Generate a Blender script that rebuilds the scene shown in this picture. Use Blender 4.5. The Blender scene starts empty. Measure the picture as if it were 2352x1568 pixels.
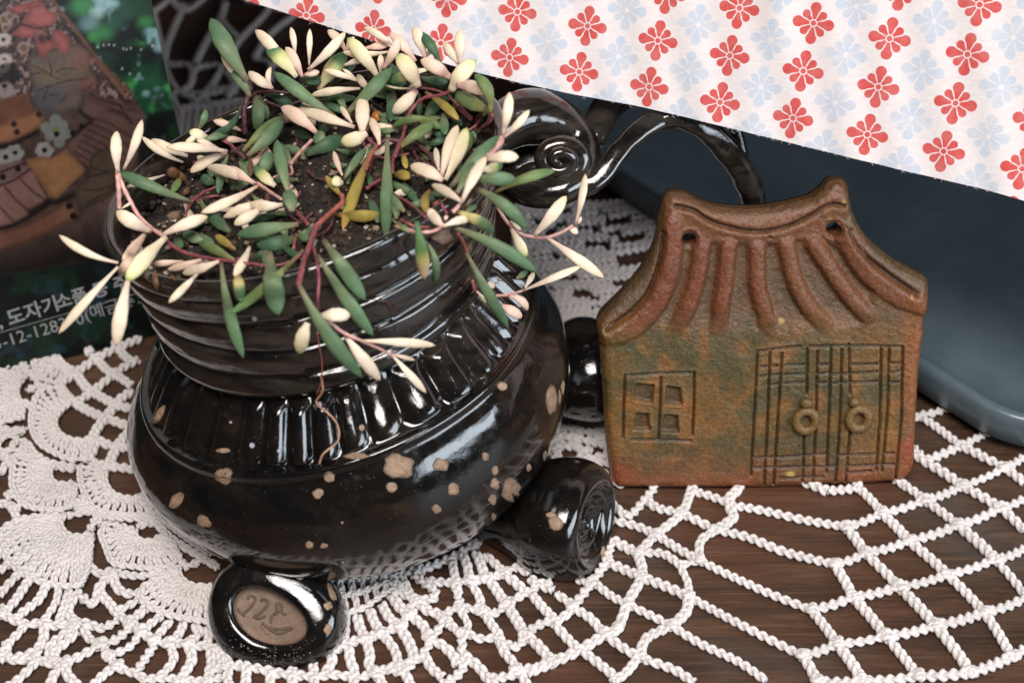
import bpy, math, random
import numpy as np
from mathutils import Vector, Matrix
from mathutils.bvhtree import BVHTree
from mathutils.geometry import delaunay_2d_cdt

# ---------------------------------------------------------------- camera, world, lamps, exposure
SC = bpy.context.scene
COL = SC.collection
CM = 0.01                      # everything below is written in centimetres
F, CX, CY = 3700.0, 1176.0, 784.0          # focal length and centre, in units of a 2352 px wide picture
TH = math.radians(38.0)
ST, CT = math.sin(TH), math.cos(TH)
H = 37.8
cam_d = bpy.data.cameras.new('camera')
cam = bpy.data.objects.new('camera', cam_d)
COL.objects.link(cam)
cam.location = (0, 0, H * CM)
cam.rotation_euler = (math.radians(90) - TH, 0, 0)
cam_d.sensor_width = 36.0
cam_d.lens = 36.0 * F / 2352.0
cam_d.clip_start = 0.01
cam_d.clip_end = 50
cam_d.dof.use_dof = True
cam_d.dof.focus_distance = 0.505
cam_d.dof.aperture_fstop = 11.5
cam_d.dof.aperture_blades = 7
SC.camera = cam

W = bpy.data.worlds.new('World'); SC.world = W; W.use_nodes = True
bg = W.node_tree.nodes['Background']
bg.inputs[0].default_value = (0.62, 0.76, 0.9, 1)
bg.inputs[1].default_value = 0.02

def area(name, loc, target, sx, sy, power, col):
    l = bpy.data.lights.new(name, 'AREA'); l.shape = 'RECTANGLE'
    l.size = sx; l.size_y = sy; l.energy = power; l.color = col
    o = bpy.data.objects.new(name, l); COL.objects.link(o)
    o.location = [c * CM for c in loc]
    d = Vector([t - c for t, c in zip(target, loc)])
    o.rotation_euler = d.to_track_quat('-Z', 'Y').to_euler()
    return o
area('window_light', (96, -28, 47), (-2, 42, 5), 0.95, 0.45, 12.0, (0.80, 0.90, 1.0))
area('skylight', (-4, -36, 126), (0, 42, 0), 0.8, 0.5, 26.0, (1.0, 0.945, 0.905))
SC.view_settings.view_transform = 'Standard'
SC.view_settings.look = 'None'
SC.view_settings.exposure = 0.0
SC.view_settings.gamma = 1.0
try:
    SC.cycles.max_bounces = 7
    SC.cycles.use_denoising = True
except Exception:
    pass

# ---------------------------------------------------------------- helpers
random.seed(7)
RS = np.random.RandomState(11)
A3 = lambda *a: np.array(a, float)
def ray(x, y):
    dx, dy = (x - CX) / F, (y - CY) / F
    return A3(dx, CT - dy * ST, -(ST + dy * CT))
CAM = A3(0, 0, H)
def at(x, y, t):                       # point at depth t (cm) seen at picture position x, y
    return CAM + t * ray(x, y)
def onz(x, y, z=0.0):                  # where that sight line meets the height z
    r = ray(x, y); return CAM + r * ((z - H) / r[2])
def onplane(x, y, p0, n):
    r = ray(x, y); return CAM + r * (np.dot(p0 - CAM, n) / np.dot(r, n))
def proj(P):
    P = np.atleast_2d(P); v = P - CAM
    t = v[:, 1] * CT - v[:, 2] * ST
    dn = -(v[:, 1] * ST + v[:, 2] * CT)
    return CX + F * v[:, 0] / t, CY + F * dn / t
def nrm(v): return v / (np.linalg.norm(v) + 1e-12)

def hsh(i, j, k):
    n = (i * 374761393 + j * 668265263 + k * 2147483647 // 7) & 0x7fffffff
    n = (n ^ (n >> 13)) * 1274126177 & 0x7fffffff
    return ((n ^ (n >> 16)) & 0xffff) / 65535.0
def vnoise(x, y, z=0.0):
    x = np.asarray(x, float); y = np.asarray(y, float) + 0 * x; z = np.asarray(z, float) + 0 * x
    i, j, k = np.floor(x).astype(np.int64), np.floor(y).astype(np.int64), np.floor(z).astype(np.int64)
    u, v, w = x - i, y - j, z - k
    u, v, w = u*u*(3-2*u), v*v*(3-2*v), w*w*(3-2*w)
    r = 0
    for a in (0, 1):
        for b in (0, 1):
            for c in (0, 1):
                r = r + hsh(i+a, j+b, k+c) * (u if a else 1-u) * (v if b else 1-v) * (w if c else 1-w)
    return r
def fbm(x, y, z=0.0, o=4):
    s, a, t = 0, 0.5, 0
    for q in range(o):
        s = s + a * vnoise(x * 2**q + 17*q, y * 2**q + 5*q, np.asarray(z) * 2**q + 3*q); t += a; a *= 0.5
    return s / t

ORG = {}
def empty(name, loc, label=None, cat=None, group=None):
    o = bpy.data.objects.new(name, None); COL.objects.link(o)
    o.empty_display_size = 0.01
    o.location = [c * CM for c in loc]; ORG[o] = A3(*loc)
    if label: o['label'] = label
    if cat: o['category'] = cat
    if group: o['group'] = group
    return o
def mk(name, V, Fc, mat, parent=None, smooth=True, col=None, uv=None, origin=None, sharp=None):
    V = np.asarray(V, float).reshape(-1, 3)
    if parent is not None: org = ORG[parent]
    else: org = A3(*(origin if origin is not None else (0, 0, 0)))
    me = bpy.data.meshes.new(name)
    if isinstance(Fc, np.ndarray): Fc = Fc.tolist()
    me.from_pydata(((V - org) * CM).tolist(), [], Fc)
    if smooth: me.polygons.foreach_set('use_smooth', [True] * len(me.polygons))
    if mat is not None: me.materials.append(mat)
    if col is not None:
        at_ = me.color_attributes.new('tint', 'FLOAT_COLOR', 'POINT')
        c4 = np.ones((len(V), 4)); c4[:, :3] = col
        at_.data.foreach_set('color', c4.ravel())
    if uv is not None:
        li = np.zeros(len(me.loops), int); me.loops.foreach_get('vertex_index', li)
        l = me.uv_layers.new(name='UVMap'); l.data.foreach_set('uv', np.asarray(uv)[li].ravel())
    me.update()
    o = bpy.data.objects.new(name, me); COL.objects.link(o)
    if parent is not None:
        o.parent = parent; ORG[o] = org
    else:
        o.location = org * CM; ORG[o] = org
    return o
def tag(o, label, cat, group=None):
    o['label'] = label; o['category'] = cat
    if group: o['group'] = group
    return o
def grid_faces(n, m, wrap_m=False, off=0):      # n rows of m
    f = []
    for i in range(n - 1):
        for j in range(m if wrap_m else m - 1):
            a = i*m + j; b = i*m + (j+1) % m
            f.append((off+a, off+b, off+b+m, off+a+m))
    return f
def catmull(P, n):
    P = np.asarray(P, float)
    if len(P) < 3:
        t = np.linspace(0, 1, n)[:, None]; return P[0] * (1-t) + P[-1] * t
    Q = np.vstack([2*P[0]-P[1], P, 2*P[-1]-P[-2]])
    d = np.r_[0, np.cumsum(np.linalg.norm(np.diff(P, axis=0), axis=1))]
    s = np.linspace(0, d[-1], n); out = []
    for v in s:
        i = min(max(np.searchsorted(d, v, 'right') - 1, 0), len(P)-2)
        u = (v - d[i]) / max(d[i+1]-d[i], 1e-9)
        p0, p1, p2, p3 = Q[i], Q[i+1], Q[i+2], Q[i+3]
        out.append(0.5*((2*p1)+(-p0+p2)*u+(2*p0-5*p1+4*p2-p3)*u*u+(-p0+3*p1-3*p2+p3)*u**3))
    return np.array(out)
def frames(P):
    P = np.asarray(P); T = np.gradient(P, axis=0); T /= np.linalg.norm(T, axis=1)[:, None] + 1e-12
    up = A3(0, 0, 1) if abs(T[0][2]) < .9 else A3(1, 0, 0)
    N = []; n = nrm(up - T[0]*np.dot(up, T[0]))
    for t in T:
        n = nrm(n - t*np.dot(n, t)); N.append(n)
    N = np.array(N); return T, N, np.cross(T, N)
def tube(P, R, k=8, cap=True, flat=1.0):
    P = np.asarray(P); T, N, B = frames(P); R = np.broadcast_to(R, len(P))
    a = np.arange(k) * 2*np.pi/k
    V = P[:, None] + R[:, None, None] * (np.cos(a)[None, :, None]*N[:, None] * flat + np.sin(a)[None, :, None]*B[:, None])
    V = V.reshape(-1, 3); f = grid_faces(len(P), k, True)
    if cap:
        f.append(tuple(range(k))[::-1]); f.append(tuple((len(P)-1)*k + i for i in range(k)))
    return V, f
class MB:
    def __init__(s): s.V, s.F, s.n = [], [], 0
    def add(s, V, Fc):
        s.V.append(np.asarray(V)); s.F += [tuple(i + s.n for i in f) for f in Fc]; s.n += len(V)
    def build(s, name, mat, parent=None, **k): return mk(name, np.vstack(s.V), s.F, mat, parent, **k)
def sdpoly(x, y, P):
    P = np.asarray(P, float); d = np.full(np.shape(x), 1e18); s = np.ones(np.shape(x)); n = len(P)
    for i in range(n):
        a, b = P[i], P[i-1]; ex, ey = b - a; wx, wy = x - a[0], y - a[1]
        h = np.clip((wx*ex + wy*ey) / (ex*ex + ey*ey + 1e-12), 0, 1)
        d = np.minimum(d, (wx-ex*h)**2 + (wy-ey*h)**2)
        c1, c2, c3 = y >= a[1], y < b[1], ex*wy > ey*wx
        s = np.where((c1 & c2 & c3) | (~c1 & ~c2 & ~c3), -s, s)
    return s * np.sqrt(d)
def sdline(x, y, P):
    P = np.asarray(P, float); d = np.full(np.shape(x), 1e18)
    for a, b in zip(P[:-1], P[1:]):
        ex, ey = b - a; wx, wy = x - a[0], y - a[1]
        h = np.clip((wx*ex + wy*ey) / (ex*ex + ey*ey + 1e-12), 0, 1)
        d = np.minimum(d, (wx-ex*h)**2 + (wy-ey*h)**2)
    return np.sqrt(d)
def sstep(a, b, x):
    t = np.clip((x-a)/(b-a), 0, 1); return t*t*(3-2*t)
def lin(r, g, b): return tuple((c/255.0)**2.2 for c in (r, g, b))

# ---------------------------------------------------------------- materials
class NT:
    def __init__(s, name):
        s.m = bpy.data.materials.new(name); s.m.use_nodes = True
        s.t = s.m.node_tree; s.N = s.t.nodes; s.L = s.t.links
        s.p = s.N['Principled BSDF']; s.out = s.N['Material Output']
    def new(s, typ, **k):
        n = s.N.new(typ)
        for a, b in k.items(): setattr(n, a, b)
        return n
    def put(s, sock, v):
        if hasattr(v, 'is_output') or isinstance(v, bpy.types.NodeSocket): s.L.new(v, sock)
        else: sock.default_value = v
    def math(s, op, a, b=0.0, c=None, clamp=False):
        n = s.new('ShaderNodeMath', operation=op); n.use_clamp = clamp
        s.put(n.inputs[0], a)
        if op not in ('ABSOLUTE', 'SINE', 'COSINE', 'ROUND', 'FLOOR', 'FRACT', 'SQRT'): s.put(n.inputs[1], b)
        if c is not None: s.put(n.inputs[2], c)
        return n.outputs[0]
    def mix(s, fac, a, b, mode='MIX'):
        n = s.new('ShaderNodeMix', data_type='RGBA', blend_type=mode)
        s.put(n.inputs[0], fac)
        s.put(n.inputs[6], a if not isinstance(a, tuple) else (*a, 1)[:4])
        s.put(n.inputs[7], b if not isinstance(b, tuple) else (*b, 1)[:4])
        return n.outputs[2]
    def coord(s, which='Object', scale=(1, 1, 1), rot=(0, 0, 0), loc=(0, 0, 0)):
        c = s.new('ShaderNodeTexCoord'); mp = s.new('ShaderNodeMapping')
        mp.inputs['Scale'].default_value = scale; mp.inputs['Rotation'].default_value = rot
        mp.inputs['Location'].default_value = loc
        s.L.new(c.outputs[which], mp.inputs[0]); return mp.outputs[0]
    def noise(s, vec, scale, detail=4, rough=.55, dist=0.0):
        n = s.new('ShaderNodeTexNoise'); s.L.new(vec, n.inputs['Vector'])
        n.inputs['Scale'].default_value = scale; n.inputs['Detail'].default_value = detail
        n.inputs['Roughness'].default_value = rough; n.inputs['Distortion'].default_value = dist
        return n.outputs[0]
    def voro(s, vec, scale, feat='F1'):
        n = s.new('ShaderNodeTexVoronoi', feature=feat); s.L.new(vec, n.inputs['Vector'])
        n.inputs['Scale'].default_value = scale; return n
    def ramp(s, fac, stops):
        n = s.new('ShaderNodeValToRGB'); r = n.color_ramp
        while len(r.elements) < len(stops): r.elements.new(.5)
        for e, (p, c) in zip(r.elements, stops):
            e.position = p; e.color = (*c, 1) if isinstance(c, tuple) else (c, c, c, 1)
        s.L.new(fac, n.inputs[0]); return n.outputs[0]
    def sm(s, v, a, b, lo=0.0, hi=1.0):
        n = s.new('ShaderNodeMapRange', interpolation_type='SMOOTHSTEP')
        s.put(n.inputs[0], v); n.inputs[1].default_value = a; n.inputs[2].default_value = b
        n.inputs[3].default_value = lo; n.inputs[4].default_value = hi; return n.outputs[0]
    def bump(s, h, strength, dist, prev=None):
        n = s.new('ShaderNodeBump'); n.inputs['Strength'].default_value = strength
        n.inputs['Distance'].default_value = dist; s.L.new(h, n.inputs['Height'])
        if prev is not None: s.L.new(prev, n.inputs['Normal'])
        return n.outputs[0]
    def attr(s, name='tint'):
        n = s.new('ShaderNodeAttribute', attribute_name=name); return n.outputs['Color']
    def fin(s, base=None, rough=None, normal=None, **k):
        I = s.p.inputs
        if base is not None: s.put(I['Base Color'], base if not isinstance(base, tuple) else (*base, 1))
        if rough is not None: s.put(I['Roughness'], rough)
        if normal is not None: s.L.new(normal, I['Normal'])
        for a, b in k.items(): s.put(I[a.replace('_', ' ')], b)
        return s.m

def m_glaze():
    s = NT('black_glaze'); v = s.coord()
    st = s.coord(scale=(1, 1, 3.5))
    n1 = s.noise(st, 38, 5, .6, .6); n2 = s.noise(v, 260, 4)
    c = s.ramp(n1, [(0.36, (.0035, .0035, .004)), (0.58, (.008, .006, .0045)), (0.72, (.022, .013, .007)), (.87, (.045, .028, .017))])
    sz_ = s.new('ShaderNodeSeparateXYZ'); s.L.new(v, sz_.inputs[0])
    c = s.mix(s.math('MULTIPLY', s.sm(sz_.outputs[2], .075, .09, 0, .8), s.sm(s.noise(s.coord(scale=(1, 1, 6)), 45, 4, .6), .35, .6)), c, (.034, .028, .022))
    sp = s.voro(v, 950); spk = s.sm(sp.outputs['Distance'], .10, .16, 1, 0)
    sel = s.sm(s.noise(v, 500, 2), .52, .6)
    spk = s.math('MULTIPLY', spk, s.math('MULTIPLY', sel, .6))
    c = s.mix(s.math('MULTIPLY', spk, .55), c, (.22, .17, .13))
    dust = s.sm(s.noise(v, 90, 6, .7), .5, .75)
    c = s.mix(s.math('MULTIPLY', dust, .05), c, (.16, .14, .13))
    r = s.sm(n2, .3, .75, .08, .2)
    b = s.bump(s.noise(v, 48, 2, .45), .55, .003)
    b = s.bump(s.noise(v, 420, 3, .6), .22, .0003, b)
    b = s.bump(spk, .3, .0002, b)
    return s.fin(c, r, b, Specular_IOR_Level=.62, Coat_Weight=.5, Coat_Roughness=.03)
def m_flat(name, col, rough=.6, bs=0, bd=.0003, sc=400, var=.25, **k):
    s = NT(name); v = s.coord(); n = s.noise(v, sc * .35, 5, .65)
    c = s.mix(s.sm(n, .25, .75), tuple(x*(1-var) for x in col), tuple(min(1, x*(1+var)) for x in col))
    b = s.bump(s.noise(v, sc, 4, .6), bs or .01, bd)
    return s.fin(c, rough, b, **k)
def m_attr(name, rough, var=.12, nsc=300, bsc=600, bs=.3, bd=.0003, **k):
    s = NT(name); v = s.coord(); n = s.noise(v, nsc, 5, .6)
    f = s.sm(n, .25, .75, 1-var, 1+var)
    c = s.new('ShaderNodeVectorMath', operation='SCALE'); s.L.new(s.attr(), c.inputs[0]); s.L.new(f, c.inputs['Scale'])
    b = s.bump(s.noise(v, bsc, 4, .6), bs, bd)
    return s.fin(c.outputs[0], rough, b, **k)
def m_clay():
    s = NT('fired_clay_glaze'); v = s.coord()
    a = s.attr()
    n = s.noise(v, 110, 6, .68, .4); n2 = s.noise(v, 900, 3, .7)
    c = s.mix(s.sm(n, .45, .8, 0, .55), a, s.mix(.4, a, (.30, .13, .035)))
    c = s.mix(s.sm(s.noise(v, 300, 5, .75), .58, .7, 0, .55), c, (.03, .022, .016))
    c = s.mix(s.sm(s.noise(v, 70, 5, .7), .56, .72, 0, .5), c, (.055, .06, .028))
    f = s.sm(n2, .25, .75, .72, 1.28)
    k = s.new('ShaderNodeVectorMath', operation='SCALE'); s.L.new(c, k.inputs[0]); s.L.new(f, k.inputs['Scale'])
    b = s.bump(s.noise(v, 520, 4, .65), .8, .0009)
    b = s.bump(s.noise(v, 120, 3, .5), .4, .0012, b)
    return s.fin(k.outputs[0], s.sm(n, .3, .7, .3, .5), b, Specular_IOR_Level=.5)
def m_cotton():
    s = NT('white_cotton_yarn'); v = s.coord()
    n = s.noise(v, 60, 4); c = s.mix(s.sm(n, .3, .75), (.71, .66, .645), (.60, .56, .535))
    nn = s.noise(v, 1100, 3, .7)
    b = s.bump(nn, .5, .0003)
    return s.fin(c, .95, b, Specular_IOR_Level=.15, Sheen_Weight=.25, Subsurface_Weight=0.0)
def m_wood():
    s = NT('dark_stained_wood')
    rot = (0, 0, math.radians(15))
    v = s.coord(scale=(1, 1, 1), rot=rot); g = s.coord(scale=(1.2, 11, 1), rot=rot); g2 = s.coord(scale=(3, 60, 1), rot=rot)
    n = s.noise(g, 7, 7, .66, 1.2); f = s.noise(g2, 9, 4, .7, .3); big = s.noise(v, 9, 3)
    c = s.ramp(n, [(.25, (.024, .014, .010)), (.43, (.056, .030, .019)), (.6, (.092, .047, .027)), (.78, (.15, .085, .05))])
    c = s.mix(s.sm(big, .45, .7, 0, .55), c, (.15, .045, .022))
    c = s.mix(s.sm(s.noise(v, 14, 3, .5), .5, .7, 0, .55), c, (.085, .078, .07))
    c = s.mix(s.sm(f, .52, .7, 0, .3), c, (.2, .12, .07))
    fd = s.noise(s.coord(scale=(2, 150, 1), rot=rot, loc=(3, 1, 0)), 7, 5, .75, .4); c = s.mix(s.sm(fd, .55, .68, 0, .45), c, (.018, .012, .010))
    kn = s.voro(s.coord(scale=(1, 1.6, 1), rot=rot), 5.2).outputs['Distance']
    c = s.mix(s.sm(kn, .0, .10, .7, 0), c, (.03, .02, .016))
    g3 = s.noise(s.coord(scale=(14, 330, 1), rot=rot), 6, 4, .7, .2)
    c = s.mix(s.sm(g3, .5, .62, 0, .38), c, (.02, .012, .009)); c = s.mix(s.sm(g3, .42, .3, 0, .22), c, (.2, .13, .085))
    b = s.bump(n, .3, .0006); b = s.bump(g3, .5, .0003, b)
    return s.fin(c, s.sm(f, .3, .7, .34, .5), b, Specular_IOR_Level=.42)
def m_tray():
    s = NT('blue_grey_glaze'); v = s.coord(); n = s.noise(v, 22, 4)
    c = s.mix(s.sm(n, .3, .7), (.075, .105, .122), (.105, .14, .155))
    sp = s.sm(s.voro(v, 330).outputs['Distance'], .08, .16, .5, 0)
    sel = s.sm(s.noise(v, 120, 2), .5, .62)
    c = s.mix(s.math('MULTIPLY', sp, sel), c, (.03, .03, .03))
    return s.fin(c, s.sm(s.noise(v, 90, 6, .7), .3, .7, .2, .42), s.bump(s.noise(v, 60, 3), .15, .001), Specular_IOR_Level=.5)
def m_soil():
    s = NT('potting_soil'); v = s.coord()
    c = s.ramp(s.noise(v, 330, 6, .75), [(.3, (.006, .004, .003)), (.5, (.022, .015, .010)), (.62, (.06, .038, .024)), (.8, (.2, .14, .09))])
    c = s.mix(s.sm(s.noise(v, 45, 3), .55, .72, 0, .4), c, (.03, .035, .02))
    return s.fin(c, .8, s.bump(s.noise(v, 700, 5, .7), 1, .0015))
def m_cloth():
    s = NT('printed_cotton_cloth')
    uv = s.new('ShaderNodeUVMap'); uv.uv_map = 'UVMap'
    sep = s.new('ShaderNodeSeparateXYZ'); s.L.new(uv.outputs[0], sep.inputs[0])
    S, T = sep.outputs[0], sep.outputs[1]
    v = s.coord()
    M = s.math
    (ax, ay), (bx, by) = CLOTH_AB
    def local(off):
        ds = M('SUBTRACT', M('ADD', S, off), M('ROUND', M('ADD', S, off)))
        dt = M('SUBTRACT', M('ADD', T, off), M('ROUND', M('ADD', T, off)))
        x = M('ADD', M('MULTIPLY', ds, ax), M('MULTIPLY', dt, bx))
        y = M('ADD', M('MULTIPLY', ds, ay), M('MULTIPLY', dt, by))
        r = M('SQRT', M('ADD', M('MULTIPLY', x, x), M('MULTIPLY', y, y)))
        ang = M('ARCTAN2', y, x)
        return x, y, r, ang
    def fold(r, ang, off):
        a = M('DIVIDE', M('SUBTRACT', ang, off), math.pi/2)
        a = M('MULTIPLY', M('SUBTRACT', a, M('ROUND', a)), math.pi/2)
        return M('MULTIPLY', r, M('COSINE', a)), M('ABSOLUTE', M('MULTIPLY', r, M('SINE', a)))
    def blob(px, py, c0, R):
        d = M('SUBTRACT', px, c0)
        return M('SUBTRACT', M('SQRT', M('ADD', M('MULTIPLY', d, d), M('MULTIPLY', py, py))), R)
    def petal(r, ang, off, Ln, R):
        px, py = fold(r, ang, off)
        circ = blob(px, py, Ln - R, R)
        wedge = M('MAXIMUM', M('SUBTRACT', py, M('MULTIPLY', px, R * .93 / (Ln - R))), M('SUBTRACT', px, Ln - R))
        return M('MINIMUM', circ, wedge)
    x, y, r, ang = local(0.0)
    pl = M('MINIMUM', petal(r, ang, 0.0, 1.0, .262), petal(r, ang, math.pi/4, .76, .19))
    red = s.sm(M('ADD', pl, M('MULTIPLY', M('SUBTRACT', s.noise(v, 900, 2), .5), .03)), -.015, .02, 1, 0)
    ring = M('ABSOLUTE', M('SUBTRACT', r, .165)); ringm = s.sm(ring, .012, .04, 0, 1)
    red = M('MULTIPLY', red, ringm)
    core = s.sm(r, .11, .14, 1, 0)
    red = M('MAXIMUM', red, core)
    x2, y2, r2, an2 = local(0.5)
    bl = M('MINIMUM', petal(r2, an2, 0.0, 1.0, .25), petal(r2, an2, math.pi/4, .76, .19))
    bl = M('MAXIMUM', bl, M('SUBTRACT', .14, r2))
    blue = s.sm(bl, -.03, .05, 1, 0)
    blue = M('MULTIPLY', blue, s.sm(s.noise(v, 160, 3), .25, .6, .55, .95))
    wv = s.new('ShaderNodeUVMap'); wv.uv_map = 'weave'
    sw = s.new('ShaderNodeSeparateXYZ'); s.L.new(wv.outputs[0], sw.inputs[0])
    k = 2*math.pi/0.062
    tx = M('SINE', M('MULTIPLY', sw.outputs[0], k)); ty = M('SINE', M('MULTIPLY', sw.outputs[1], k))
    we = M('MULTIPLY', tx, ty)
    hole = s.sm(M('ADD', M('ABSOLUTE', tx), M('ABSOLUTE', ty)), .15, 1.0, 0, 1)
    slub = s.noise(s.coord(scale=(1, 9, 9)), 110, 3, .6)
    c = s.mix(s.sm(slub, .3, .75), (.82, .755, .745), (.75, .69, .69))
    c = s.mix(M('MULTIPLY', blue, .75), c, (.47, .57, .69))
    c = s.mix(M('MULTIPLY', red, s.sm(s.noise(v, 300, 3), .2, .7, .86, .98)), c, (.62, .065, .055))
    c = s.mix(s.sm(hole, 0, 1, .5, 0), c, (.3, .25, .25))
    h = M('ADD', M('MULTIPLY', we, .35), hole)
    b = s.bump(h, .35, .0003); b = s.bump(slub, .25, .0005, b)
    s.fin(c, .92, b, Specular_IOR_Level=.15, Sheen_Weight=.1)
    tr = s.new('ShaderNodeBsdfTranslucent'); s.L.new(c, tr.inputs[0])
    mx = s.new('ShaderNodeMixShader'); mx.inputs[0].default_value = .06
    s.L.new(s.p.outputs[0], mx.inputs[1]); s.L.new(tr.outputs[0], mx.inputs[2]); s.L.new(mx.outputs[0], s.out.inputs[0])
    return s.m

M_GLAZE = m_glaze()
M_SPOT = m_flat('bare_clay_spot', lin(172, 126, 98), .75, .8, .0006, 900, .3)
M_SPOTA = m_attr('bare_clay_patch', .7, .3, 700, 900, .7, .0005)
M_WSPOT = m_flat('pale_mineral_spot', lin(170, 170, 180), .6, .8, .0005, 900, .3)
M_STAMP = m_flat('unglazed_clay', lin(118, 97, 82), .72, .6, .0004, 1200, .2)
M_CLAY = m_clay()
M_COT = m_cotton()
M_WOOD = m_wood()
M_TRAY = m_tray()
M_SOIL = m_soil()
M_LEAF = m_attr('succulent_leaf', .46, .07, 300, 900, .4, .0004, Subsurface_Weight=.22,
                Subsurface_Radius=(.0035, .0022, .0012), Subsurface_Scale=.5, Specular_IOR_Level=.28)
M_STEM = m_attr('plant_stem', .45, .3, 350, 700, .4, .0004, Subsurface_Weight=.1, Subsurface_Scale=.002)
M_PRINT = m_attr('glossy_card_print', .38, .04, 300, 300, .02, .0001)
M_WHITE = m_flat('white_ink', (.27, .27, .285), .5, .02, .0001, 300, .05)
M_INK = m_flat('card_edge', (.05, .06, .055), .7, .02, .0001, 300, .05)
M_PEB = m_attr('grit', .7, .3, 500, 900, .6, .0006)

# ---------------------------------------------------------------- table
T = [(-150, -60, 0), (150, -60, 0), (150, 160, 0), (-150, 160, 0)]
tb = mk('table', T, [(0, 1, 2, 3)], M_WOOD, smooth=False)
tb['kind'] = 'structure'

# ---------------------------------------------------------------- black glazed pot
PX, PY = -4.95, 40.6
prof = [(0, .95), (2.5, .75), (4.2, .85), (5.5, 1.2), (6.4, 1.9), (7.02, 2.9), (7.3, 3.9), (7.22, 4.8), (6.86, 5.6), (6.48, 6.12),
        (6.5, 6.3), (6.42, 6.44), (6.2, 6.46), (6.02, 6.6), (5.85, 6.85), (5.5, 7.3), (5.15, 7.75), (4.93, 8.02), (4.96, 8.12), (5.2, 8.25),
        (5.32, 8.6), (5.3, 9.0), (5.42, 9.7), (5.52, 10.5), (5.76, 11.4), (5.98, 12.2), (6.02, 12.5), (5.9, 12.65), (5.72, 12.62),
        (5.55, 12.3), (5.45, 11.7), (5.4, 11.0)]
PHI = math.radians(-5.5)
def pot_xf(x, y, z):                     # pot frame -> world (a slightly lopsided, hand thrown pot)
    z2 = z + x * (.12*sstep(2.0, 6.2, z) - .01*sstep(8, 12, z))
    X = x*math.cos(PHI) + z2*math.sin(PHI); Z = -x*math.sin(PHI) + z2*math.cos(PHI)
    return np.stack([X + PX, y + PY, Z], -1)
nT = 432
pp = catmull(np.array(prof), 300); ang = np.arange(nT) * 2*np.pi/nT
R0, Z0 = pp[:, 0][:, None], pp[:, 1][:, None]; AA = ang[None, :]
r = R0 * (1 + (.01 + .03*sstep(7, 12, Z0))*np.cos(2*(AA + 0.85)) + .006*np.sin(3*AA+1))
neck = sstep(8.12, 8.45, Z0) * (1 - sstep(11.9, 12.4, Z0)) * (np.arange(300)[:, None] < 262)
ph = (Z0 - 8.1)/0.98 + .16*np.sin(AA + 1.2) + .10*np.sin(2*AA) + .12*(vnoise(AA*3.2, Z0*1.1, 4.0)-.5) + .10*AA/(2*np.pi)
saw = np.abs(((ph % 1) - .5)*2)
r = r + neck * (.13*(1 - saw**2.6) - .08 + .05*(fbm(AA*4, Z0*6, 3.0) - .5))
rid = np.exp(-((((ph*1.0) % 1) - .0)/.05)**2) + np.exp(-((((ph*1.0) % 1) - 1.0)/.05)**2)
r = r - neck * rid * .12
fl = sstep(6.46, 6.66, Z0) * (1 - sstep(7.8, 8.05, Z0))
nf = 38
fp = (AA*nf/(2*np.pi) + .25*np.sin(AA*5) + .18*np.sin(AA*3+1)) % 1
dep = .13 + .05*np.sin(AA*7+2)
r = r + fl * (dep*2.6*(1 - np.clip(np.abs(fp-.5)*2.5 - .25, 0, 1)**1.6) - .12)
r = r + .05*(fbm(AA*2.5+3, Z0*.6, 1.0) - .5) * sstep(0, 3, R0)
zz = Z0 + .12*np.sin(AA*2+.5)*sstep(4.8, 6.0, Z0)*(1-sstep(6.6, 7.6, Z0)) + 0*AA
zz = zz + .05*np.sin(AA*3) * sstep(11.5, 12.5, Z0)
ysc = 1 - .085*sstep(7, 12, Z0)
PV = pot_xf(r*np.sin(AA), -r*np.cos(AA)*ysc, zz).reshape(-1, 3)      # angle 0 faces the camera
PF = grid_faces(300, nT, True)
pot = empty('ceramic_planter', (PX, PY, 0), 'glossy black glazed handmade ceramic planter with tan spots, ridged neck, stub feet and scroll handle', 'planter')
mk('pot_body', PV, PF, M_GLAZE, pot)
# soil
SR, SN = 40, 120
rr = np.linspace(0, 5.65, SR)[:, None]; sa = np.arange(SN)[None, :]*2*np.pi/SN
sx, sy = rr*np.sin(sa), -rr*np.cos(sa)*.92
sz = 11.75 + .9*(fbm(sx*.8, sy*.8, 2.0) - .5) + .55*(fbm(sx*4, sy*4, 5.0)-.5) - .25*(rr/5.65)**6
SV = pot_xf(sx, sy, sz).reshape(-1, 3); SF = grid_faces(SR, SN, True)
soil = mk('soil', SV, SF, M_SOIL, origin=(PX, PY, 11)); soil['kind'] = 'stuff'
BV = BVHTree.FromPolygons([tuple(v) for v in PV], [tuple(f) for f in PF])
BS = BVHTree.FromPolygons([tuple(v) for v in np.vstack([PV, SV])], [tuple(f) for f in PF] + [tuple(i+len(PV) for i in f) for f in SF])
def cast(x, y, tree=None):
    d = Vector(ray(x, y)).normalized()
    h = (tree or BS).ray_cast(Vector(CAM), d)
    if h[0] is None: return None, None
    p = np.array(h[0]); n = np.array(h[1])
    if np.dot(n, np.array(d)) > 0: n = -n
    return p, n
def depth(p): v = p - CAM; return v[1]*CT - v[2]*ST

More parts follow.
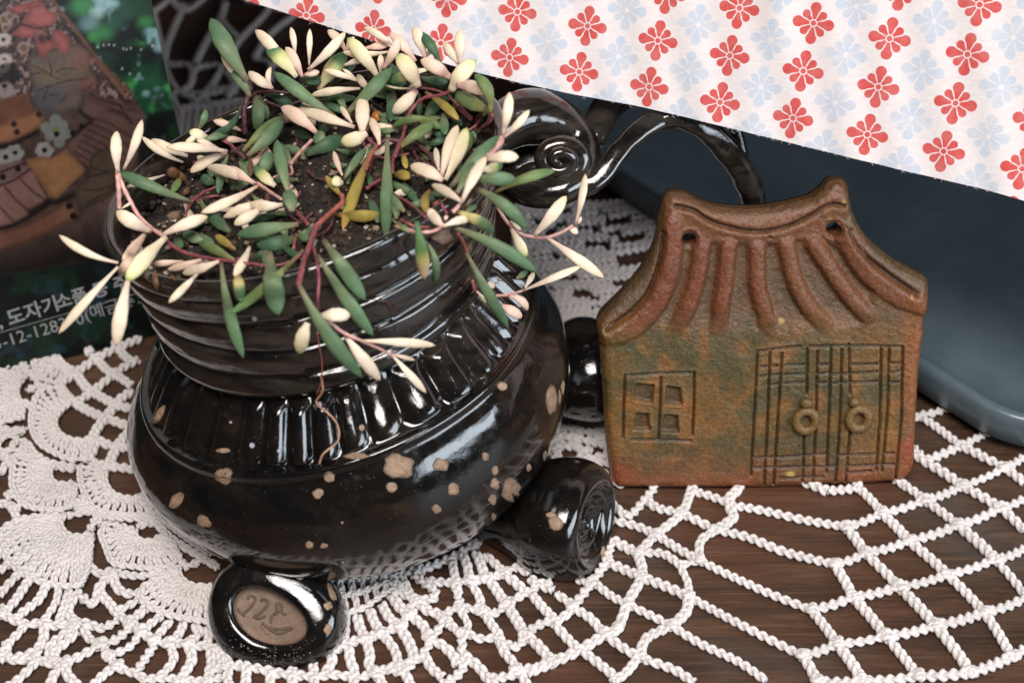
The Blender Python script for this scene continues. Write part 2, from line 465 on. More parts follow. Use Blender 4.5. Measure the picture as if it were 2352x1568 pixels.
# grit and stones on the soil
pm = MB(); pc = []
def pebble(c, s, seed, cc):
    ico = [(0,0,1),(.894,0,.447),(.276,.851,.447),(-.724,.526,.447),(-.724,-.526,.447),(.276,-.851,.447),(.724,.526,-.447),(-.276,.851,-.447),(-.894,0,-.447),(-.276,-.851,-.447),(.724,-.526,-.447),(0,0,-1)]
    f = [(0,1,2),(0,2,3),(0,3,4),(0,4,5),(0,5,1),(1,6,2),(2,7,3),(3,8,4),(4,9,5),(5,10,1),(6,7,2),(7,8,3),(8,9,4),(9,10,5),(10,6,1),(11,7,6),(11,8,7),(11,9,8),(11,10,9),(11,6,10)]
    q = np.array(ico) * (0.7 + .6*RS.rand(12)[:, None]) * (s*np.array([1, .8+.4*RS.rand(), .7]))
    a = RS.rand()*6; R = np.array([[math.cos(a), -math.sin(a), 0], [math.sin(a), math.cos(a), 0], [0, 0, 1]])
    pm.add(q @ R.T + c, f); pc.append(np.tile(cc, (12, 1)))
for i in range(1500):
    a_, r_ = RS.rand()*6.283, 5.4*math.sqrt(RS.rand())
    x_, y_ = r_*math.sin(a_), -r_*math.cos(a_)*.92
    c_ = pot_xf(x_, y_, 11.75 + .9*(fbm(np.array(x_*.8), y_*.8, 2.0) - .5) + .55*(fbm(np.array(x_*4), y_*4, 5.0)-.5) + .02)
    k_ = RS.rand(); cc = (.02, .014, .01) if k_ < .5 else (.08, .05, .03) if k_ < .8 else (.30, .22, .15) if k_ < .95 else (.38, .35, .32)
    pebble(c_, .04 + .09*RS.rand()**2.2, i, cc)
o = pm.build('grit', M_PEB, origin=(PX, PY, 11), smooth=False, col=np.vstack(pc)); o['kind'] = 'stuff'
def on_soil(x, y): p, n = cast(x, y); return p
p = on_soil(867, 274)
pm = MB(); pc = []; U, Vv = np.meshgrid(np.linspace(0, np.pi, 10), np.linspace(0, 2*np.pi, 17)[:-1], indexing='ij')
ball = np.stack([np.sin(U)*np.cos(Vv), np.sin(U)*np.sin(Vv), .9*np.cos(U)], -1).reshape(-1, 3)
ob = mk('fertilizer_pellet', ball*.2 + p + A3(0, -.1, .15), grid_faces(10, 16, True), m_flat('amber_resin', (.5, .19, .035), .35, .3, .0004, 500, .3), origin=p)
tag(ob, 'small round amber orange pellet lying on the dark soil among the leaves', 'pellet')
for (x_, y_, s_, cc) in [(880, 305, .3, (.22, .19, .16)), (655, 268, .32, (.22, .16, .11)), (1100, 300, .2, (.17, .11, .07)), (1010, 547, .35, (.22, .15, .11)), (400, 500, .22, (.2, .13, .08)), (862, 260, .14, (.35, .28, .18))]:
    pm = MB(); pc = []; q = on_soil(x_, y_); pebble(q + A3(0, 0, .05), s_, 0, cc)
    ob = pm.build('soil_stone', M_PEB, origin=q, smooth=False, col=np.vstack(pc))
    wh = {880: 'grey stone on the soil just below the orange pellet', 655: 'tan stone on the soil near the back left rim of the pot', 1100: 'brown stone on the soil at the right, near the scroll',
          1010: 'large pinkish tan stone on the soil at the front rim', 400: 'pale brown bark bit on the soil by the left rim', 862: 'tiny straw coloured stone touching the orange pellet'}[x_]
    tag(ob, wh, 'stone')

# glaze spots: thin bare patches that follow the surface
def spot(x, y, rx, ry, mat, tree=BV, rot=0.0, parent=pot, name='glaze_spot'):
    p, n = cast(x, y, tree)
    if p is None: return
    t = depth(p); k = t / F
    cr = A3(1, 0, 0); cd = A3(0, -ST, -CT)
    N = 20; V = [p + n*.012]; seed = RS.rand()*50
    for ring in (.5, .82, 1.0):
        for i in range(N):
            a = i*2*math.pi/N; w = ring*(1 + .55*(float(vnoise(np.array(a*1.6+seed), 0.5 + 0*a)) - .5) + .12*(RS.rand()-.5)*(ring == 1))
            dx, dy = rx*w*math.cos(a), ry*w*math.sin(a)
            dx, dy = dx*math.cos(rot)-dy*math.sin(rot), dx*math.sin(rot)+dy*math.cos(rot)
            q, m = cast(x+dx, y+dy, tree)
            if q is None or abs(depth(q)-t) > 1.2:
                q, m = V[0], n
            V.append(q + m*{.5: .010, .82: .008, 1.0: .001}[ring])
    f = [(0, 1+(i+1) % N, 1+i) for i in range(N)] + [(1+k*N+i, 1+k*N+(i+1) % N, 1+(k+1)*N+(i+1) % N, 1+(k+1)*N+i) for k in (0, 1) for i in range(N)]
    cc = np.array(lin(150, 123, 100) if mat is M_SPOT else lin(150, 152, 165))*RS.uniform(.85, 1.1)
    cl = np.vstack([cc] + [cc*RS.uniform(.8, 1.1) for _ in range(N)] + [cc*RS.uniform(.6, .9) for _ in range(N)] + [np.array((.035, .025, .018)) for _ in range(N)])
    mk(name, V, f, M_SPOTA, parent, col=cl)
k_ = .653
for (x, y, a, b) in [(418,838,32,32),(785,843,22,21),(748,900,20,19),(1030,805,58,46),(1005,880,22,20),(1183,800,30,24),(1223,885,22,22),(1165,953,17,17),
        (1427,893,36,46),(1370,820,13,17),(1337,771,13,17),(1370,868,18,21),(1362,923,17,19),(1366,981,10,13),(1397,524,18,18),(1567,565,22,58),(1598,560,6,26),(1609,526,7,26),
        (1610,700,10,28),(1490,810,9,16),(1547,770,10,20),(250,925,22,34),(348,1000,30,20),(716,1082,16,15),(768,1085,14,11),(833,1003,5,5),(835,1143,7,5),
        (413,750,28,9),(190,620,14,42),(901,670,12,12),(885,768,44,12),(1250,1060,5,5)]:
    spot(242+x*k_, 544.5+y*k_, a*k_, b*k_, M_SPOT, rot=.5 if x < 400 else 0)
for (x, y, a) in [(750,588,12),(515,733,11),(612,750,9),(525,288,10),(745,280,5),(440,650,6)]:
    spot(242+x*k_, 544.5+y*k_, a*k_, a*k_, M_WSPOT, name='mineral_spot')

# feet: fat rolled stubs
def lathe_axis(prof, c, ax, sc=(1, 1), up=A3(0, 0, 1), roll=0.0, n=64, m=60, extra=None):
    ax = nrm(ax); s = nrm(np.cross(up, ax)); u = np.cross(ax, s)
    s, u = s*math.cos(roll)+u*math.sin(roll), -s*math.sin(roll)+u*math.cos(roll)
    pr = catmull(np.array(prof), m); a = np.arange(n)*2*np.pi/n
    rr, hh = pr[:, 0][:, None], pr[:, 1][:, None] + 0*a[None, :]
    X, Y = rr*np.cos(a)*sc[0], rr*np.sin(a)*sc[1]
    if extra is not None: X, Y, hh = extra(X, Y, hh, rr, a[None, :])
    V = c + X[..., None]*s + Y[..., None]*u + hh[..., None]*ax
    return V.reshape(-1, 3), grid_faces(m, n, True), (s, u, ax)
def lump(X, Y, h, rr, a):
    w = 1 + .05*np.sin(a*2+.7) + .03*np.sin(3*a+h)
    return X*w, Y*w, h
def oval(X, Y, h, rr, a):
    X, Y, h = lump(X, Y, h, rr, a); q = sstep(-.2, .75, h)*sstep(1.95, 1.35, rr)
    return X*(1 - .09*q), Y*(1 - .33*q), h
# front foot with the stamped oval
c1 = at(629, 1412, 49.2)
ax1 = nrm(A3(-.10, -.66, .60))
fprof = [(.2, -3.4), (1.3, -3.2), (1.55, -2.2), (1.75, -1.5), (1.98, -.8), (2.02, -.1), (1.9, .42), (1.66, .68), (1.42, .74), (1.24, .60), (1.16, .32), (1.0, .22), (.5, .22), (.001, .22)]
V, f, (s1, u1, a1) = lathe_axis(fprof, c1, ax1, (1.03, .9), roll=math.radians(-24), extra=oval)
# the stamped face: front rows of the lathe become the unglazed disc
rows = 60; n_ = 64; cut = 47
pf = mk('foot', V, [q for q in f if max(q)//n_ <= cut], M_GLAZE, pot)
pf['label'] = 'front foot with an oval bare clay stamp'
mk('stamped_disc', V, [q for q in f if min(q)//n_ >= cut - 1 and max(q)//n_ > cut], M_STAMP, pf)
BF = BVHTree.FromPolygons([tuple(v) for v in V], [tuple(q) for q in f])
def engraved(strokes, wd, mat, parent):
    for st in strokes:
        pts = []
        for (x, y) in catmull(np.array(st, float), 4*len(st)):
            p, n = cast(423.5+.267*x, 1149.5+.267*y, BF)
            if p is not None: pts.append(p + n*.008)
        if len(pts) > 2:
            Vt, ft = tube(pts, wd, 6, True); mk('incised_mark', Vt, ft, mat, parent)
M_INC = m_flat('incised_shadow_clay', lin(92, 76, 62), .8, .5, .0004, 900, .3)
engraved([[(548,842),(560,820),(590,818),(612,845),(592,890),(545,940),(500,970),(458,925)], [(500,970),(520,990)],
          [(660,862),(680,846),(710,858),(722,885),(690,930),(640,975),(600,1000),(650,1010),(700,985)],
          [(848,930),(815,925),(790,905),(800,885),(830,890),(838,920),(800,960),(765,980)], [(790,925),(850,965),(875,985)], [(760,990),(740,1050)],
          [(668,1050),(720,1085),(790,1105),(850,1100),(930,1092)], [(720,1090),(800,1140),(860,1130),(925,1095)]], .045, M_INC, pf)
engraved([[(672,1075),(680,1100),(672,1085)], [(700,1130),(740,1140)]], .05, M_STAMP, pf)
for (x, y, a, b) in [(783,1295,16,16),(782,1378,15,19),(683,1197,13,8),(797,1250,12,36)]:
    spot(242+x*k_, 544.5+y*k_, a*k_, b*k_, M_SPOT, tree=BF, rot=-.4 if b > 30 else 0, parent=pot)
# gritty dust at the underside of the front foot
gm = MB(); gc = []
pm, pc = gm, gc
for i in range(150):
    a_ = RS.rand(); x_, y_ = 510 + 220*a_, 1450 + 62*math.sin(a_*2.8) + 14*RS.randn()
    if i > 110: a_ = RS.rand(); x_, y_ = 640+100*a_, 1288+36*a_ + 3*RS.randn()
    p, n = cast(x_, y_, BF)
    if p is None: continue
    pebble(p, .010 + .022*RS.rand()**2, i, (.20, .15, .11) if RS.rand() < .7 else (.08, .06, .045))
o = gm.build('clay_dust', M_PEB, pot, smooth=False, col=np.vstack(gc)); o['kind'] = 'stuff'

def swirl(X, Y, h, rr, a):
    X, Y, h = lump(X, Y, h, rr, a)
    q = np.clip(rr/1.25, 0, 1)
    wob = .11*np.sin(q*17 + a) * (h > .3) * (rr < 1.22)
    return X, Y, h + wob
c2 = at(1318, 1196, 51.9)
V, f, _ = lathe_axis([(.3, -4.0), (1.0, -3.6), (1.15, -2.6), (1.45, -1.8), (1.85, -1.0), (1.98, -.2), (1.85, .45), (1.6, .75), (1.35, .80), (1.15, .62), (.8, .5), (.4, .45), (.001, .42)],
                     c2, A3(.86, -.40, .22), (1.0, .96), extra=swirl)
o = mk('foot', V, f, M_GLAZE, pot); o['label'] = 'right foot with a spiral rolled end'
B2 = BVHTree.FromPolygons([tuple(v) for v in V], [tuple(q) for q in f])
for (x, y, a, b) in [(1585,1005,26,30),(1568,975,18,10),(1750,1105,9,22)]: spot(242+x*k_, 544.5+y*k_, a*k_, b*k_, M_SPOT, tree=B2, parent=pot)
c3 = at(1350, 850, 56.2)
V, f, _ = lathe_axis([(.3, -4.2), (1.0, -3.8), (1.1, -2.6), (1.15, -1.7), (1.55, -.9), (1.8, -.1), (1.7, .6), (1.3, .95), (.7, .8), (.001, .7)], c3, A3(.93, .25, .02), (1, 1), extra=swirl)
mk('foot', V, f, M_GLAZE, pot)
c4 = A3(-11.3, 44.6, 2.0)
V, f, _ = lathe_axis([(.3, -4.2), (1.0, -3.8), (1.1, -2.6), (1.15, -1.7), (1.55, -.9), (1.8, -.1), (1.7, .6), (1.3, .95), (.7, .8), (.001, .7)], c4, A3(-.85, .45, .02), (1, 1), extra=swirl)
mk('foot', V, f, M_GLAZE, pot)

# scroll ornament and loop handle (tile: x' = 1089 + .3087 x, y' = 151.3 + .3087 y)
def S(x, y, t): return at(1089+.3087*x, 151.3+.3087*y, t)
scr = empty('tmp', (PX, PY, 0)); bpy.data.objects.remove(scr)
def roll(pts, rad, k=22, m=80, name='scroll', flat=1.0):
    P = catmull(np.array([S(*p) for p in pts]), m)
    rd = np.interp(np.linspace(0, 1, m), np.linspace(0, 1, len(rad)), rad)
    rd = rd * (1 + .05*np.sin(np.linspace(0, 19, m)))
    V, f = tube(P, rd, k, True, flat)
    return mk(name, V, f, M_GLAZE, pot)
roll([(250,860,52.0),(400,930,51.6),(560,945,51.3),(700,905,51.3),(800,820,51.6),(830,690,52.0),(790,560,52.3),(690,460,52.4),(550,400,52.4),(400,380,52.3),(240,440,52.0),(60,560,51.6)],
     [.4, .48, .52, .52, .5, .5, .6, .78, .88, .9, .85, .7], name='scroll')
sp = []
for i in range(19):
    q = i/18.0; a_ = 1.2 + q*4.3*math.pi; R_ = 14 + 165*q**.8
    sp.append((640 + R_*1.05*math.cos(a_), 700 - R_*.80*math.sin(a_)*-1, 50.75 + .65*q + .10*math.sin(a_)))
roll(sp + [(430,800,51.8),(330,880,52.3)],
     [.14, .17, .2, .24, .28, .31, .33, .35, .36, .38, .42], m=130, name='inner_scroll')
Vb, fb = lathe_axis([(.01, -.9), (1.4, -.7), (1.9, 0), (1.4, .7), (.01, .9)], S(450, 640, 54.2), A3(0, -.6, .8), (1.0, .95), n=40, m=30)[:2]
mk('scroll_core', Vb, fb, M_GLAZE, pot)
hp = [S(620,945,51.5), S(800,905,51.3), S(930,840,51.3), S(1072,644,51.5), S(1234,482,51.9), S(1396,395,52.15), S(1558,385,52.1), S(1736,482,52.3), S(1931,692,53.0), S(2051,903,54.0), S(2093,1100,54.9), S(2095,1300,55.9), S(2060,1500,57.0)]
hp.append(A3(hp[-1][0]+.1, hp[-1][1]+.3, .55))
P = catmull(np.array(hp), 110); T_, N_, B_ = frames(P)
hw = np.interp(np.linspace(0, 1, 110), [0, .15, .3, .5, .75, 1], [.42, .46, .52, .60, .60, .66])
a = np.arange(24)*2*np.pi/24
sq = np.sign(np.cos(a))*np.abs(np.cos(a))**.6; sq2 = np.sign(np.sin(a))*np.abs(np.sin(a))**.7
vd = nrm(A3(0, -CT, ST)); V = []
for i in range(110):
    s_ = nrm(np.cross(T_[i], vd)); u_ = np.cross(s_, T_[i])
    bw = 1 + .04*math.sin(i*.6) + .03*math.sin(i*1.3)
    gro = 1 - .28*np.exp(-((a-3.6)/.35)**2)
    V.append(P[i] + (sq*gro)[:, None]*s_*hw[i]*.74*bw + (sq2*gro)[:, None]*u_*hw[i]*.55)
V = np.vstack(V); f = grid_faces(110, 24, True) + [tuple(range(24))[::-1], tuple(109*24+i for i in range(24))]
mk('handle', V, f, M_GLAZE, pot)
hp2 = [S(860,560,53.0), S(930,420,53.2), S(1010,290,53.6), S(1180,180,54.3), S(1420,80,56.0), S(1700,170,56.5), S(1920,420,57), S(2010,760,57.4), S(2030,1100,57.8)]
P = catmull(np.array(hp2), 60)
V, f = tube(P, np.interp(np.linspace(0, 1, 60), [0, .2, .5, 1], [.5, .6, .4, .3]), 16, True, .7)
mk('handle_fin', V, f, M_GLAZE, pot)

# ---------------------------------------------------------------- the plant
TILE = {'A': (423.5, 0), 'B': (786.5, 0), 'C': (121, 272.2), 'D': (544.5, 242), 'E': (907.4, 242), 'F': (121, 514.2), 'G': (544.5, 544.4), 'H': (967.9, 453.7)}
TK = .23147
def tp(t, x, y): o_ = TILE[t]; return o_[0]+TK*x, o_[1]+TK*y
plant = empty('variegated_succulent', (PX, PY, 11), 'trailing variegated succulent with finger shaped cream and green leaves spilling over the black pot', 'plant')
g0, g1, g2 = (.15, .155, .06), (.075, .165, .075), (.045, .125, .06)
LC = {'g': [(0, (.22, .17, .11)), (.25, (.16, .205, .105)), (.7, (.10, .175, .09)), (1, (.075, .145, .07))],
      'G': [(0, (.09, .11, .06)), (.5, (.055, .115, .06)), (1, (.045, .095, .055))],
      'c': [(0, (.72, .50, .40)), (.25, (.80, .65, .51)), (.8, (.83, .69, .51)), (1, (.76, .57, .38))],
      'p': [(0, (.70, .42, .36)), (.4, (.77, .56, .45)), (1, (.78, .58, .44))],
      'Y': [(0, (.78, .62, .46)), (.5, (.83, .73, .50)), (.86, (.80, .74, .40)), (.95, (.45, .52, .18)), (1, (.2, .26, .09))],
      't': [(0, (.72, .60, .42)), (.35, (.70, .62, .36)), (.6, (.48, .50, .19)), (.72, (.10, .2, .09)), (1, (.05, .14, .07))],
      'b': [(0, (.40, .33, .12)), (.4, (.50, .42, .17)), (.55, (.12, .19, .08)), (1, (.055, .13, .06))],
      'r': [(0, (.07, .15, .06)), (.5, (.09, .17, .06)), (.62, (.42, .38, .12)), (.85, (.72, .52, .30)), (1, (.62, .34, .2))],
      'o': [(0, (.25, .14, .06)), (.3, (.24, .18, .05)), (.8, (.36, .28, .06)), (1, (.42, .24, .08))],
      'l': [(0, (.22, .18, .07)), (.4, (.15, .19, .07)), (1, (.09, .16, .06))],
      'd': [(0, (.16, .085, .045)), (1, (.12, .055, .025))]}
def tdepth(x, y, L, fb=None):
    p, n = cast(x, y)
    if p is None: return fb
    return depth(p) - L*.052
def leaf(tl, bx, by, tx, ty, w, typ='c', L=20, bend=0, taper=None):
    b = np.array(tp(tl, bx, by)); e = np.array(tp(tl, tx, ty)); wd = w*TK; bend = bend*TK
    tb_, te = tdepth(*b, L), tdepth(*e, L)
    if tb_ is None and te is None:
        tb_ = te = 47.9 - .02*L if b[0] < 600 else 50.4 - .02*L
    elif tb_ is None: tb_ = te + .1
    elif te is None: te = tb_ - .25
    if abs(te - tb_) > 1.6: te = tb_ + math.copysign(1.6, te - tb_)
    d = e - b; ln = np.linalg.norm(d); nn = np.array([-d[1], d[0]])/ln
    K, M = 15, 10
    u = np.linspace(0, 1, K)**.85
    px = b[None] + d[None]*u[:, None] + nn[None]*(4*bend*u*(1-u))[:, None]
    arch = min(.45, ln*.0032)
    te2 = te if te <= tb_ + .5 else tb_ + .5 + (te - tb_ - .5)*.7
    tt = tb_ + (te2 - tb_)*u - arch*np.sin(np.pi*u)
    lim = np.array([(lambda v: 1e9 if v is None else v)(tdepth(x, y, 0)) for x, y in px]) - wd*tb_/F*.42 - .10
    lo = np.minimum(tt, lim)
    for _ in range(3): lo = np.minimum(lo, np.convolve(np.pad(lo, 1, 'edge'), [.25, .5, .25], 'valid'))
    tt = lo
    P = np.array([at(x, y, t) for (x, y), t in zip(px, tt)])
    rat = ln/max(wd, 1)
    if rat > 5.2: prof = .5*(.30 + .70*sstep(.0, .66, u))
    elif rat > 2.6: prof = .5*(.34 + .66*sstep(.0, .6, u))
    else: prof = .5*(.42 + .58*sstep(.0, .45, u))
    v_ = np.clip((u-.62)/.38, 0, 1); prof = prof*(1 - v_**2.1)**.66
    rad = prof*wd*tt/F*.98; rad[-1] = .006
    T_ = np.gradient(P, axis=0); T_ /= np.linalg.norm(T_, axis=1)[:, None]
    vd_ = nrm(CAM - P[K//2]); tw = RS.uniform(-.35, .35)
    a = np.arange(M)*2*np.pi/M; V = []
    for i in range(K):
        s_ = nrm(np.cross(T_[i], vd_)); u_ = np.cross(s_, T_[i])
        s2 = s_*math.cos(tw)+u_*math.sin(tw); u2 = -s_*math.sin(tw)+u_*math.cos(tw)
        prf = 1 + .03*math.sin(i*1.9+bx)
        up = np.where(np.sin(a) > 0, .46, .66)
        V.append(P[i] + rad[i]*prf*(np.cos(a)[:, None]*s2 + (np.sin(a)*up)[:, None]*u2))
    V = np.vstack(V); f = grid_faces(K, M, True) + [tuple(range(M))[::-1], tuple((K-1)*M+i for i in range(M))]
    st = LC[typ]; us = [q[0] for q in st]
    col = np.stack([np.interp(u, us, [q[1][c] for q in st]) for c in range(3)], -1)
    col = np.repeat(col, M, 0)
    kk = RS.uniform(.88, 1.1)
    vv = fbm(V[:, 0]*6, V[:, 1]*6, V[:, 2]*6, 3)[:, None]
    if typ in 'gGlob': col = col*(.72 + .6*vv) * kk
    else: col = col*(.93 + .12*vv)*min(kk, 1.0)
    mk('leaf', V, f, M_LEAF, plant, col=col)
for q in [
 ('A',620,800,262,180,195,'g',26,-12),('A',560,850,365,555,95,'c',8,20),('A',650,960,450,650,125,'g',12,10),('A',870,872,638,708,110,'c',12,-14),('A',880,880,862,665,60,'c',12,-40),
 ('A',1010,640,700,300,125,'c',14,14),('A',1112,765,803,452,165,'t',20,18),('A',1098,545,1055,272,68,'c',12,8),('A',1168,765,1003,470,112,'p',19,14),('A',1238,650,1245,287,65,'c',14,0),
 ('A',1228,695,1600,320,105,'c',20,14),('A',1140,800,1370,805,125,'G',18,-14),('A',1335,890,1610,530,170,'t',14,-18),('A',1190,745,1340,712,70,'p',10,0),('A',1500,1160,888,712,140,'g',26,-14),
 ('A',1745,880,1255,950,90,'c',15,14),('A',1340,1000,1660,960,90,'G',5,0),('A',1600,1130,2060,668,150,'g',27,14),('A',1715,805,1385,695,70,'c',22,8),('A',1720,800,1570,685,45,'c',21,0),
 ('A',1930,780,1615,375,150,'Y',24,12),('A',2030,515,1565,520,85,'c',13,-22),('A',1585,650,1830,560,80,'c',10,0),('A',1790,480,2030,440,85,'p',11,0),('A',1600,510,1420,300,95,'c',6,20),
 ('A',1610,500,1680,365,70,'p',6,0),('A',2075,460,1780,272,80,'c',24,12),('B',405,685,560,372,105,'p',26,16),('A',1945,725,1950,542,68,'c',22,0),('A',800,940,1095,1100,115,'G',8,-28),
 ('A',690,950,700,1290,140,'g',14,-40),('A',735,950,825,1190,90,'g',8,-10),('A',565,1050,258,1340,82,'G',4,-66),('A',625,1550,985,1185,150,'g',22,14),('A',580,1500,960,1160,105,'l',18,-18),
 ('A',1312,1322,955,1065,150,'p',23,22),('A',1690,1262,1125,1075,125,'c',27,0),('A',1665,1225,1545,1055,62,'c',26,0),('A',1765,1310,1768,955,145,'c',27,0),('A',1935,1440,1830,1165,95,'c',20,22),
 ('A',1810,1320,1550,1420,150,'Y',27,-14),('A',1400,1395,1290,1345,150,'g',22,0),('A',1200,1540,1640,1370,170,'G',8,-10),('A',1260,1370,1075,1310,95,'G',4,0),('A',1665,1145,1370,1015,90,'G',8,0),
 ('A',1430,870,1705,615,95,'G',3,0),('A',1100,1090,1360,980,80,'G',4,0),
 ('B',725,610,468,328,110,'p',19,16),('B',820,575,703,265,118,'c',22,10),('B',975,645,755,315,110,'G',27,26),('B',830,560,945,425,72,'c',17,0),('B',755,865,543,535,175,'Y',28,14),
 ('B',835,690,440,825,110,'t',17,10),('B',770,765,1045,810,100,'G',12,16),('B',1070,775,775,595,140,'p',26,14),('B',1075,905,1325,598,170,'Y',31,-26),('B',1150,640,1008,425,95,'c',18,0),
 ('B',1165,640,1158,300,115,'c',21,0),('B',1135,850,1440,925,135,'p',31,-22),('B',1465,1120,1310,738,130,'l',20,62),('B',1450,1085,1120,915,150,'l',17,-24),('B',1400,1150,1480,1030,75,'l',20,0),
 ('B',735,895,495,1125,140,'c',23,-12),('B',825,915,1155,1195,95,'o',23,-18),('B',980,1235,490,1265,90,'l',12,70),('B',830,1160,965,1000,130,'G',5,0),('B',765,930,760,1160,75,'G',8,0),
 ('B',500,900,480,1210,120,'G',4,0),('B',430,560,350,690,90,'G',10,0),('B',555,1480,915,1225,125,'l',23,-18),('B',680,1190,1000,1275,85,'l',18,-10),('B',1000,1130,1020,1340,95,'g',19,0),
 ('B',640,1180,500,1000,90,'G',4,0),('B',1060,1130,1190,1250,90,'G',8,0),('B',480,640,540,760,100,'G',8,0),('B',1210,1290,1330,1370,90,'g',8,0),('B',1200,1560,1290,1330,90,'l',8,0),
 ('E',462,700,622,195,130,'c',26,-14),('E',500,740,718,218,150,'Y',29,12),('B',1590,1345,1658,915,108,'c',28,12),('B',1600,1365,1855,1090,82,'c',30,12),('E',550,810,1045,300,155,'g',25,-6),
 ('E',915,535,1228,515,130,'c',28,-16),('E',870,640,1065,605,115,'t',19,0),('E',770,745,1200,738,145,'g',24,-12),('E',990,865,1590,650,112,'l',27,-30),('E',795,825,1302,1228,132,'g',22,-48),
 ('E',665,950,905,505,118,'c',31,-12),('E',435,650,398,418,68,'c',28,0),('E',475,745,148,598,140,'c',29,18),('E',668,965,362,788,98,'c',29,14),('E',615,870,780,560,110,'g',22,0),
 ('E',350,840,315,1060,95,'o',18,34),('E',472,1195,325,1028,110,'c',24,-8),('E',480,1200,772,1120,90,'c',25,-16),('E',490,1145,515,1092,38,'p',25,0),('E',620,1055,985,1262,130,'b',20,-20),
 ('E',690,1060,812,990,62,'g',12,0),('H',280,285,1152,748,142,'g',23,-46),('E',210,1150,290,1730,140,'r',20,-12),('G',1890,60,1965,452,88,'g',16,-42),('D',1355,430,1050,1235,132,'o',22,22),
 ('D',1490,350,1480,1322,148,'g',27,0),('D',960,1080,1425,1085,130,'o',10,18),('D',1045,695,960,452,62,'p',24,-8),('D',1050,770,935,740,115,'Y',26,0),('D',1045,915,875,700,78,'o',16,0),
 ('D',1060,735,1285,428,90,'g',14,-10),('D',1560,695,1715,725,110,'o',12,-20),('D',1640,440,1680,630,72,'o',10,0),('D',520,890,398,340,138,'g',26,-14),('D',545,1055,512,840,155,'g',31,0),
 ('D',240,690,335,460,140,'g',19,0),('D',380,800,172,598,118,'t',24,-12),('D',610,1180,-5,1290,150,'g',26,8),('D',590,1310,190,1380,160,'G',18,-26),('D',430,1060,170,1150,85,'G',8,0),
 ('D',455,985,110,985,120,'c',29,-14),('C',2085,810,1718,950,112,'c',27,-10),('C',2095,880,1800,1055,118,'c',25,0),('C',1990,880,1690,980,80,'c',20,0),('C',2035,668,1470,935,112,'c',26,-18),
 ('C',2010,650,1530,485,125,'c',28,26),('C',1995,640,1735,488,112,'p',30,0),('C',1735,325,1125,283,112,'c',26,12),('C',1650,300,1425,208,72,'c',27,0),('C',1730,350,1365,540,112,'c',18,26),
 ('C',1540,190,1355,125,110,'Y',6,0),('C',1470,240,1365,135,80,'Y',5,0),('C',1295,435,883,178,82,'c',15,-30),('C',1340,375,975,208,108,'c',11,-10),('C',1115,560,735,680,58,'c',8,0),
 ('C',648,530,640,125,122,'c',26,-14),('C',705,505,888,12,98,'c',22,16),('C',1372,822,638,520,128,'g',30,-14),('C',980,1125,628,918,155,'c',26,-14),('C',1090,1155,1540,972,128,'c',26,-12),
 ('C',680,895,802,822,32,'Y',22,0),('F',1125,130,728,572,172,'Y',31,14),('F',940,65,690,365,112,'p',21,-10),('F',880,230,658,515,130,'p',19,0),('F',650,385,62,108,88,'c',20,-44),
 ('F',650,425,55,1092,98,'c',19,12),('F',752,545,628,1215,150,'c',17,10),('F',1295,370,955,405,72,'p',23,0),('F',1510,340,1135,455,85,'p',22,-10),('F',1650,368,1285,490,112,'c',25,-12),
 ('F',1450,485,1150,785,82,'c',21,0),('F',1955,225,1798,520,102,'c',28,-12),('F',1672,390,1895,1335,135,'g',21,34),('F',1835,470,1870,775,125,'b',13,0),('G',660,128,-70,765,112,'l',15,-26),
 ('G',320,150,412,775,215,'g',17,12),('G',858,30,1272,628,160,'g',24,-6),('G',800,185,1355,988,155,'g',20,10),('G',615,480,1245,1395,170,'g',29,40),('G',828,785,1125,775,145,'c',27,-10),
 ('G',700,850,618,1158,145,'Y',22,12),('G',1070,970,1422,1422,138,'c',27,6),('G',1240,1030,1970,1075,102,'c',28,-10),('G',1540,1170,1878,1545,88,'c',28,0),('G',1540,1160,1765,1220,48,'p',28,0),
 ('F',1805,360,1440,185,112,'l',14,8),('F',1500,175,1290,88,125,'g',8,0),('F',1180,215,1305,180,120,'g',4,0),('F',1815,255,1612,115,92,'o',16,0),('C',1765,1130,1530,940,120,'G',12,0),
 ('C',1465,790,1540,950,62,'l',14,10),('C',1740,365,1640,745,88,'g',21,12),('C',1610,640,1465,590,120,'G',9,0),('C',1980,620,1760,700,90,'g',10,0),('C',1960,375,1965,575,62,'d',18,0),
 ('F',1000,420,1035,662,62,'d',6,0),('F',1150,480,1222,562,34,'d',6,0),('C',1255,590,1140,500,120,'d',9,0),('C',1340,640,1230,520,70,'d',8,0),('C',1300,760,1360,690,70,'d',5,0),
 ('H',445,545,868,1292,118,'g',22,10),('H',890,310,1045,592,110,'Y',16,0),('H',878,230,988,325,44,'c',18,0),('E',1378,1292,1702,898,132,'c',27,10),('E',1788,1175,1888,678,86,'c',26,14),
 ('H',1250,400,1812,795,118,'c',26,0),('H',1008,922,1585,680,84,'c',24,0),('H',1030,892,1122,742,62,'c',20,0),('H',945,800,1055,735,68,'g',14,0),('H',860,980,1055,1118,88,'p',25,-42),
 ('H',800,1070,1000,1185,112,'p',22,0),('H',645,870,728,865,82,'c',21,0),('H',1530,300,1500,362,90,'c',25,0),('H',1555,262,1582,185,44,'p',25,0),('H',552,930,645,1045,52,'Y',20,0),
 ('D',20,560,120,720,80,'g',6,0),('D',30,480,90,600,70,'G',6,0),('D',620,1290,700,1330,90,'g',12,0),('D',280,1440,330,1600,120,'g',12,0),('E',380,180,470,330,110,'G',10,0),
 ('E',200,120,330,190,80,'G',8,0),('E',250,470,340,545,36,'l',6,0),('E',330,370,310,480,60,'l',6,0),('B',900,1000,1090,960,90,'G',9,0),('A',1500,1480,1700,1530,60,'g',6,0)]:
